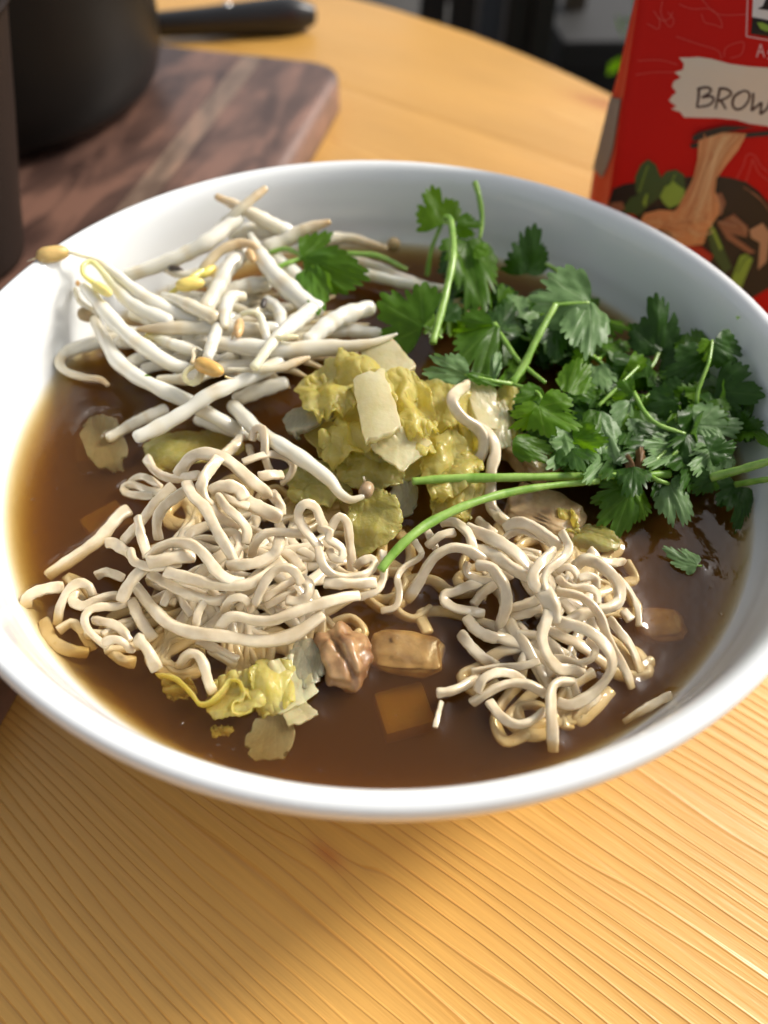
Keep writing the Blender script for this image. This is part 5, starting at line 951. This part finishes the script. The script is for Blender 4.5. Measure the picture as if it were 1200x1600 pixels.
CAB = [
 ('pale cabbage rib piece at the top of the cabbage heap', [(560, 548, 13), (610, 532, 15), (652, 580, 15), (606, 606, 15)], M_CABR, .0007, 120, 0, .0018, 1, .05),
 ('yellow frilled cabbage leaf at the upper left of the heap', [(468, 592, 12), (555, 562, 16), (575, 628, 17), (500, 662, 13)], M_CABY, .0022, 230, .0013, .0005, 2, .06),
 ('yellow cabbage leaf folded over the crest of the heap', [(530, 560, 15), (592, 576, 17), (598, 640, 17), (540, 612, 16)], M_CABY, .0020, 240, .0010, .0005, 22, .1),
 ('central pale cabbage rib with a squared lower end', [(555, 600, 19), (596, 584, 20), (626, 676, 18), (572, 702, 17)], M_CABR, .0005, 90, 0, .0020, 3, .06),
 ('yellow cabbage leaf right of the central rib', [(604, 588, 17), (652, 594, 17), (686, 680, 14), (622, 680, 17)], M_CABY, .0020, 210, .0010, .0005, 4, .08),
 ('thin glassy cabbage leaf folded under the central rib', [(578, 690, 17), (640, 662, 17), (676, 694, 14), (630, 742, 13)], M_CABR, .0011, 150, .0004, .0005, 5, .05),
 ('grey translucent cabbage rib at the left of the heap', [(441, 655, 8), (492, 624, 11), (530, 648, 12), (462, 692, 8)], M_CABG, .0007, 110, 0, .0016, 6, .10),
 ('small frilled yellow cabbage leaf below the central rib', [(506, 688, 10), (560, 655, 13), (594, 690, 13), (520, 726, 10)], M_CABY, .0024, 260, .0015, .0005, 7, .1),
 ('glossy yellow cabbage leaf hanging above the two stems', [(660, 706, 11), (708, 676, 13), (752, 740, 8), (676, 790, 5)], M_CABY, .0018, 200, .0010, .0005, 8, .08),
 ('olive glassy cabbage leaf half in the broth below the brown bean', [(546, 792, 6), (606, 766, 9), (626, 830, 4), (556, 872, -1)], M_CABO, .0014, 170, .0005, .0005, 9, .12),
 ('dark olive cabbage leaf sunk left of the brown bean', [(450, 728, 3), (530, 724, 4), (546, 782, 3), (462, 786, 2)], M_CABO, .0020, 200, .0008, .0005, 10, .05),
 ('little yellow cabbage curl beside the standing noodle', [(706, 678, 10), (734, 664, 12), (746, 704, 9), (716, 716, 8)], M_CABY, .0018, 260, .0012, .0005, 11, .15),
 ('yellow cabbage leaf under the pale small cilantro leaf', [(640, 610, 13), (720, 590, 13), (740, 660, 11), (672, 672, 12)], M_CABY, .0018, 190, .0008, .0005, 12, .05),
 ('pale cabbage rib right of the standing noodle', [(722, 600, 12), (770, 606, 12), (782, 676, 8), (748, 676, 9)], M_CABR, .0009, 130, .0003, .0014, 13, .08),
 ('cabbage leaf tucked below the cilantro right of the heap', [(770, 612, 9), (812, 616, 9), (810, 684, 5), (776, 700, 5)], M_CABY, .0016, 180, .0006, .0005, 14, .05),
 ('dark glassy cabbage piece in the broth below the heap', [(606, 754, 4), (650, 744, 5), (656, 800, 2), (616, 812, 1)], M_CABG, .0010, 140, .0003, .0008, 15, .08),
 ('ragged cabbage edge hanging below the stems', [(672, 772, 4), (726, 762, 5), (736, 812, 2), (686, 818, 1)], M_CABY, .0018, 220, .0012, .0005, 16, .05),
 ('cabbage leaf underlying the whole heap', [(480, 640, 5), (700, 600, 8), (740, 720, 4), (540, 760, 3)], M_CABY, .0026, 150, .0010, .0006, 17, .05),
 ('crumpled yellow cabbage edge between the rib and the folded leaf', [(590, 640, 15), (650, 628, 15), (690, 700, 12), (640, 720, 11)], M_CABY, .0016, 240, .0016, .0005, 31, .15),
 ('small pale cabbage fold behind the grey rib', [(478, 610, 10), (520, 596, 12), (540, 650, 12), (500, 660, 10)], M_CABY, .0014, 260, .0014, .0005, 33, .12),
 ('yellow cabbage flap in front of the standing noodle foot', [(690, 742, 8), (742, 732, 8), (760, 778, 5), (706, 790, 4)], M_CABY, .0014, 230, .0012, .0005, 35, .1),
 ('wet cabbage fold under the frilled leaf', [(520, 720, 7), (590, 708, 9), (630, 750, 7), (560, 770, 4)], M_CABO, .0014, 210, .0009, .0005, 37, .1),
 ('pale green cabbage leaf behind the standing noodle', [(744, 640, 9), (790, 630, 9), (800, 700, 6), (760, 716, 6)], M_CABR, .0011, 180, .0006, .0006, 39, .1),
 ('little twisted cabbage frill left of the cilantro leaf', [(872, 800, 2), (893, 792, 4), (912, 828, 2), (880, 836, 1)], M_CABY, .0016, 300, .0012, .0004, 18, .1),
 ('sunken cabbage sheet right of the tangle', [(868, 822, .4), (940, 822, .5), (966, 858, 0), (900, 860, -.6)], M_CABO, .0010, 180, .0004, .0005, 19, 0),
 ('yellow white cabbage leaf below the left mound', [(392, 1046, 1.2), (448, 1030, 1.4), (466, 1090, .6), (410, 1124, .2)], M_CABY, .0012, 170, .0006, .0006, 20, .06),
 ('translucent cabbage strip lying at the surface in front', [(430, 1084, .6), (470, 1090, .6), (500, 1118, .4), (452, 1138, -.2)], M_CABR, .0006, 140, .0003, .0006, 21, .03),
 ('sunken tan cabbage rib in the front broth', [(398, 1112, -.8), (462, 1110, -.8), (456, 1194, -3.5), (374, 1190, -3.8)], M_CABG, .0006, 90, 0, .0010, 23, 0),
 ('soft pale cabbage leaf spread at the surface left of the wrinkled mushroom', [(404, 1046, .8), (474, 1016, 1.6), (500, 1082, .5), (436, 1122, 0)], M_CABR, .0012, 150, .0006, .0005, 41, .05),
 ('limp yellow cabbage leaf sinking behind the ruffled edge', [(326, 1068, 0), (402, 1046, .8), (414, 1104, .3), (340, 1124, -1)], M_CABY, .0013, 170, .0010, .0005, 43, .03),
 ('clear cabbage skin wrapped beside the wrinkled mushroom', [(450, 1004, 1.5), (498, 996, 2), (510, 1060, .8), (462, 1090, .2)], M_CABG, .0009, 160, .0004, .0004, 24, .08),
 ('yellow cabbage scrap under the glossy noodle hook', [(250, 1056, -2), (300, 1058, -2), (312, 1096, -3), (262, 1094, -3)], M_CABY, .0014, 200, .0008, .0005, 26, 0),
 ('sunken pale cabbage sheet in the left broth', [(122, 652, -1), (188, 648, -1), (204, 744, -2), (138, 726, -2)], M_CABG, .0008, 120, .0003, .0006, 27, 0),
 ('sunken green cabbage leaf behind the left mound', [(236, 690, -.6), (340, 668, -.3), (380, 700, -.6), (250, 740, -1.5)], M_CABO, .0014, 160, .0006, .0006, 28, 0),
 ('orange tinged cabbage scrap sunk at the front left', [(326, 1136, -2), (366, 1134, -2), (362, 1150, -3), (332, 1152, -3)], M_CABY, .0006, 160, .0003, .0005, 29, 0),
]
for lab, c4, m, amp, fq, fr, th, sd_, bend in CAB:
    if m in (M_CABY, M_CABO) and sd_ not in (18, 25, 26, 29):
        g0 = np.mean(np.array(c4), 0); c4 = [(g0[0] + (x - g0[0]) * 1.25, g0[1] + (y - g0[1]) * 1.2, h) for x, y, h in c4]
    patch(lab, c4, m, amp, fq, fr, th, sd_, 48, bend)

strand('cabbage_piece', [(250, 1058, -1.5), (275, 1062, -.4), (300, 1085, 0), (312, 1100, .4), (330, 1099, .5), (350, 1080, .6), (362, 1064, .8), (375, 1066, .8), (377, 1085, .6), (364, 1098, .6), (368, 1114, .4), (390, 1112, .5), (396, 1096, .4), (390, 1078, .2)], 30, 0.2, 0.25, M_CABY, 'ruffled yellow cabbage edge winding through the front left broth', 'napa cabbage pieces in the soup', 'cabbage', 2.0, 12, roll0=1.1)
# mushrooms and tofu -----------------------------------------------
def lump(name, label, cat, cx, cy, h, Lpx, Wpx, Tmm, ang, m, seed, rough=0.2, wr=0.0, group=None, flat=1.0, ridge=0.0, bendz=0.0):
    c = broth_pt(cx, cy, h); s = mpp(c); d = np.array([math.cos(ang), math.sin(ang), 0]); e = np.array([-d[1], d[0], 0]); up = np.array([0, 0, 1])
    bm = bmesh.new(); bmesh.ops.create_icosphere(bm, subdivisions=5, radius=1); bm.verts.index_update(); V = []
    for v in bm.verts:
        q = v.co; k = Vector((q.x * 2 + seed, q.y * 2, q.z * 2)); r = 1 + rough * noise.noise(k) + wr * (0.3 - abs(noise.noise(Vector((q.x * 0.7 + seed, q.y * 2.6, q.z * 1.5))))) 
        z = math.copysign(abs(q.z) ** flat, q.z); q = Vector([math.copysign(abs(t) ** flat, t) for t in q])
        if ridge: r *= 1 + ridge * math.sin(q.x * 7.5 + 2.2 * noise.noise(Vector((q.x * 2, q.y * 2, seed + q.z)))) * (0.6 + 0.4 * q.z) - 0.25 * math.exp(-((q.x + 0.15 + 0.3 * q.y) / 0.12) ** 2) * max(q.z, 0)
        z += bendz * (0.4 - q.x * q.x)
        V.append(c + d * q.x * r * Lpx * s / 2 + e * q.y * r * Wpx * s / 2 + up * z * r * Tmm * 0.0005)
    F = [[v.index for v in f.verts] for f in bm.faces]; bm.free()
    for p in V[::9]:
        if abs(p[2] - ZS) < 0.002: WET.append((p[0], p[1], p[2], 0.0004))
    return tag(mesh(name, V, F, m), label, cat, group)
lump('mushroom_piece', 'wrinkled brown mushroom cap in front of the left mound', 'mushroom', 536, 1028, 0.5, 84, 104, 11, 0.35, M_MUSH, 3, 0.18, 0.25, 'mushroom pieces', 1.0, 0.09)
lump('mushroom_piece', 'pale tan mushroom slab beside the wrinkled cap', 'mushroom', 634, 1020, -2.7, 116, 70, 4.4, -0.05, M_MUSHP, 5, 0.16, 0.0, 'mushroom pieces', 0.6)
lump('mushroom_piece', 'smooth brown mushroom slice left of the cilantro leaves', 'mushroom', 826, 716, 4, 92, 56, 7, -0.9, M_MUSHP, 7, 0.2, 0.1, 'mushroom pieces', 0.6, 0.04, 0.3)
lump('mushroom_piece', 'brown mushroom slice lying under the long green stems', 'mushroom', 850, 800, 0.4, 120, 80, 5, -0.4, M_MUSHP, 9, 0.15, 0.1, 'mushroom pieces', 0.55, 0.04, 0.3)
lump('mushroom_piece', 'brown mushroom piece behind the left cilantro leaf', 'mushroom', 716, 488, 6, 70, 44, 7, 0.2, M_MUSHP, 12, 0.2, 0.1, 'mushroom pieces')
lump('mushroom_piece', 'pale sunken mushroom slice right of the tangle', 'mushroom', 1030, 978, -6, 80, 60, 4, 0.1, M_MUSHP, 14, 0.15, 0.0, 'mushroom pieces', 0.7)
def tofu(label, cx, cy, h, s, rz, tz=0.5):
    c = broth_pt(cx, cy, h); V, F = box(0, 0, 0, s, s * 0.9, s * tz, rz, 0.0012); V = np.array(V) + c - np.array([0, 0, s * tz / 2])
    return tag(mesh('tofu_cube', V, F, M_TOFU, smooth=False), label, 'tofu', 'tofu cubes under the broth')
tofu('golden tofu cube sunk between mushroom slab and front rim', 632, 1104, -7.5, 0.0115, 0.32)
tofu('golden tofu cube sunk left of the noodle mound', 166, 812, -7.5, 0.011, 0.75)
tofu('dim tofu cube sunk in the left broth', 150, 696, -9, 0.012, 0.3)

# broth ------------------------------------------------------------
def broth_mat():
    m = bpy.data.materials.new('broth'); m.use_nodes = True; N, L = m.node_tree.nodes, m.node_tree.links
    N.remove(N['Principled BSDF']); out = N['Material Output']
    tr = N.new('ShaderNodeBsdfTransparent'); gl = N.new('ShaderNodeBsdfGlossy'); gl.inputs['Roughness'].default_value = 0.04
    fr = N.new('ShaderNodeFresnel'); fr.inputs['IOR'].default_value = 1.36
    ms = N.new('ShaderNodeMixShader'); L.new(tr.outputs[0], ms.inputs[1]); L.new(gl.outputs[0], ms.inputs[2])
    g = N.new('ShaderNodeNewGeometry'); bf = N.new('ShaderNodeMath'); bf.operation = 'SUBTRACT'; bf.inputs[0].default_value = 1.0; L.new(g.outputs['Backfacing'], bf.inputs[1])
    mu = N.new('ShaderNodeMath'); mu.operation = 'MULTIPLY'; L.new(fr.outputs[0], mu.inputs[0]); L.new(bf.outputs[0], mu.inputs[1]); L.new(mu.outputs[0], ms.inputs[0])
    t = N.new('ShaderNodeTexNoise'); t.inputs['Scale'].default_value = 420; t.inputs['Detail'].default_value = 2
    t2 = N.new('ShaderNodeTexVoronoi'); t2.inputs['Scale'].default_value = 900
    mr = N.new('ShaderNodeMapRange'); mr.inputs['From Max'].default_value = 0.16; mr.inputs['To Min'].default_value = 1.0; mr.inputs['To Max'].default_value = 0.0
    L.new(t2.outputs['Distance'], mr.inputs['Value'])
    L.new(g.outputs['Position'], t.inputs['Vector']); L.new(g.outputs['Position'], t2.inputs['Vector'])
    ad = N.new('ShaderNodeMath'); ad.operation = 'MULTIPLY_ADD'; L.new(mr.outputs[0], ad.inputs[0]); ad.inputs[1].default_value = 0.35; L.new(t.outputs['Fac'], ad.inputs[2])
    bp = N.new('ShaderNodeBump'); bp.inputs['Strength'].default_value = 0.10; bp.inputs['Distance'].default_value = 0.0008; L.new(ad.outputs[0], bp.inputs['Height'])
    L.new(bp.outputs[0], gl.inputs['Normal']); L.new(bp.outputs[0], fr.inputs['Normal'])
    L.new(ms.outputs[0], out.inputs['Surface'])
    va = N.new('ShaderNodeVolumeAbsorption'); va.inputs['Color'].default_value = (0.76, 0.58, 0.14, 1); va.inputs['Density'].default_value = 300
    vs = N.new('ShaderNodeVolumeScatter'); vs.inputs['Color'].default_value = (0.95, 0.50, 0.20, 1); vs.inputs['Density'].default_value = 54; vs.inputs['Anisotropy'].default_value = 0.3
    av = N.new('ShaderNodeAddShader'); L.new(va.outputs[0], av.inputs[0]); L.new(vs.outputs[0], av.inputs[1]); L.new(av.outputs[0], out.inputs['Volume'])
    return m
kd_ = kdtree.KDTree(len(WET))
for i, (x, y, z, r) in enumerate(WET): kd_.insert((x, y, 0), i)
kd_.balance()
NT, NR = 420, 150; RB = RS + 0.0007; V = [(0, 0, ZS)]; F = []
rads = np.linspace(0, 1, NR + 1)[1:] ** 0.85 * RB
for r in rads:
    for k in range(NT):
        a = 2 * math.pi * k / NT; x, y = r * math.cos(a), r * math.sin(a); z = 0.0
        best = 0
        for co, i, d in kd_.find_range((x, y, 0), 0.0075):
            dz = WET[i][2] - ZS; rr = WET[i][3]
            hgt = 0.0011 * math.exp(-max(d - rr * 0.9, 0) / 0.0013) * math.exp(-(dz / 0.0018) ** 2) * 0.8
            if hgt > best: best = hgt
        z = best + 0.0008 * math.exp(-(RB - 0.0007 - r) / 0.0012) if r < RB else 0.0008
        V.append((x, y, ZS + min(z, 0.0014)))
nt_ = NT
for k in range(NT): F.append((0, 1 + k, 1 + (k + 1) % NT))
for i in range(NR - 1):
    for k in range(NT): a = 1 + i * NT; F.append((a + k, a + NT + k, a + NT + (k + 1) % NT, a + (k + 1) % NT))
last = 1 + (NR - 1) * NT
for zz in (0.045, 0.036, 0.026, 0.018, 0.0125, 0.010):
    r = inner_r(zz) + 0.0006; st = len(V)
    for k in range(NT): a = 2 * math.pi * k / NT; V.append((r * math.cos(a), r * math.sin(a), zz))
    for k in range(NT): F.append((last + k, st + k, st + (k + 1) % NT, last + (k + 1) % NT))
    last = st
V.append((0, 0, 0.0092)); ce = len(V) - 1
for k in range(NT): F.append((last + k, ce, last + (k + 1) % NT))
tag(mesh('broth', V, F, broth_mat(), origin=(0, 0, ZS)), 'dark brown broth filling the white bowl', 'soup')

# oil droplets and bubbles on the broth
M_OIL = bpy.data.materials.new('oil_film'); M_OIL.use_nodes = True
_N, _L = M_OIL.node_tree.nodes, M_OIL.node_tree.links; _N.remove(_N['Principled BSDF'])
_t = _N.new('ShaderNodeBsdfTransparent'); _t.inputs['Color'].default_value = (0.97, 0.92, 0.78, 1); _g = _N.new('ShaderNodeBsdfGlossy'); _g.inputs['Roughness'].default_value = 0.03
_f = _N.new('ShaderNodeFresnel'); _f.inputs['IOR'].default_value = 1.5; _m = _N.new('ShaderNodeMixShader')
_L.new(_f.outputs[0], _m.inputs[0]); _L.new(_t.outputs[0], _m.inputs[1]); _L.new(_g.outputs[0], _m.inputs[2]); _L.new(_m.outputs[0], _N['Material Output'].inputs['Surface'])
rg = np.random.RandomState(4); V = []; F = []
for k in range(420):
    if k % 3: r = 0.0985 * math.sqrt(rg.rand())
    else: r = 0.0975 - 0.006 * rg.rand() ** 2
    a = rg.uniform(0, 6.28); x, y = r * math.cos(a), r * math.sin(a); q = rg.choice([0.00018, 0.00028, 0.0004, 0.0007], p=[.45, .3, .2, .05]); b = len(V); hh = q * (0.45 if q < 0.0005 else 0.2)
    for i, (rr, z) in enumerate(((1, 0), (0.8, 0.55), (0.4, 0.92))):
        for j in range(8): V.append((x + q * rr * math.cos(j * .785), y + q * rr * math.sin(j * .785), ZS + 0.00008 + hh * z))
    V.append((x, y, ZS + 0.00008 + hh)); t_ = len(V) - 1
    for i in range(2):
        for j in range(8): n_ = (j + 1) % 8; F.append((b + i * 8 + j, b + i * 8 + n_, b + i * 8 + 8 + n_, b + i * 8 + 8 + j))
    for j in range(8): F.append((b + 16 + j, b + 16 + (j + 1) % 8, t_))
tag(mesh('oil_droplets', V, F, M_OIL, origin=(0, 0, ZS)), 'tiny oil droplets and bubbles scattered on the broth', 'oil droplets', kind='stuff')
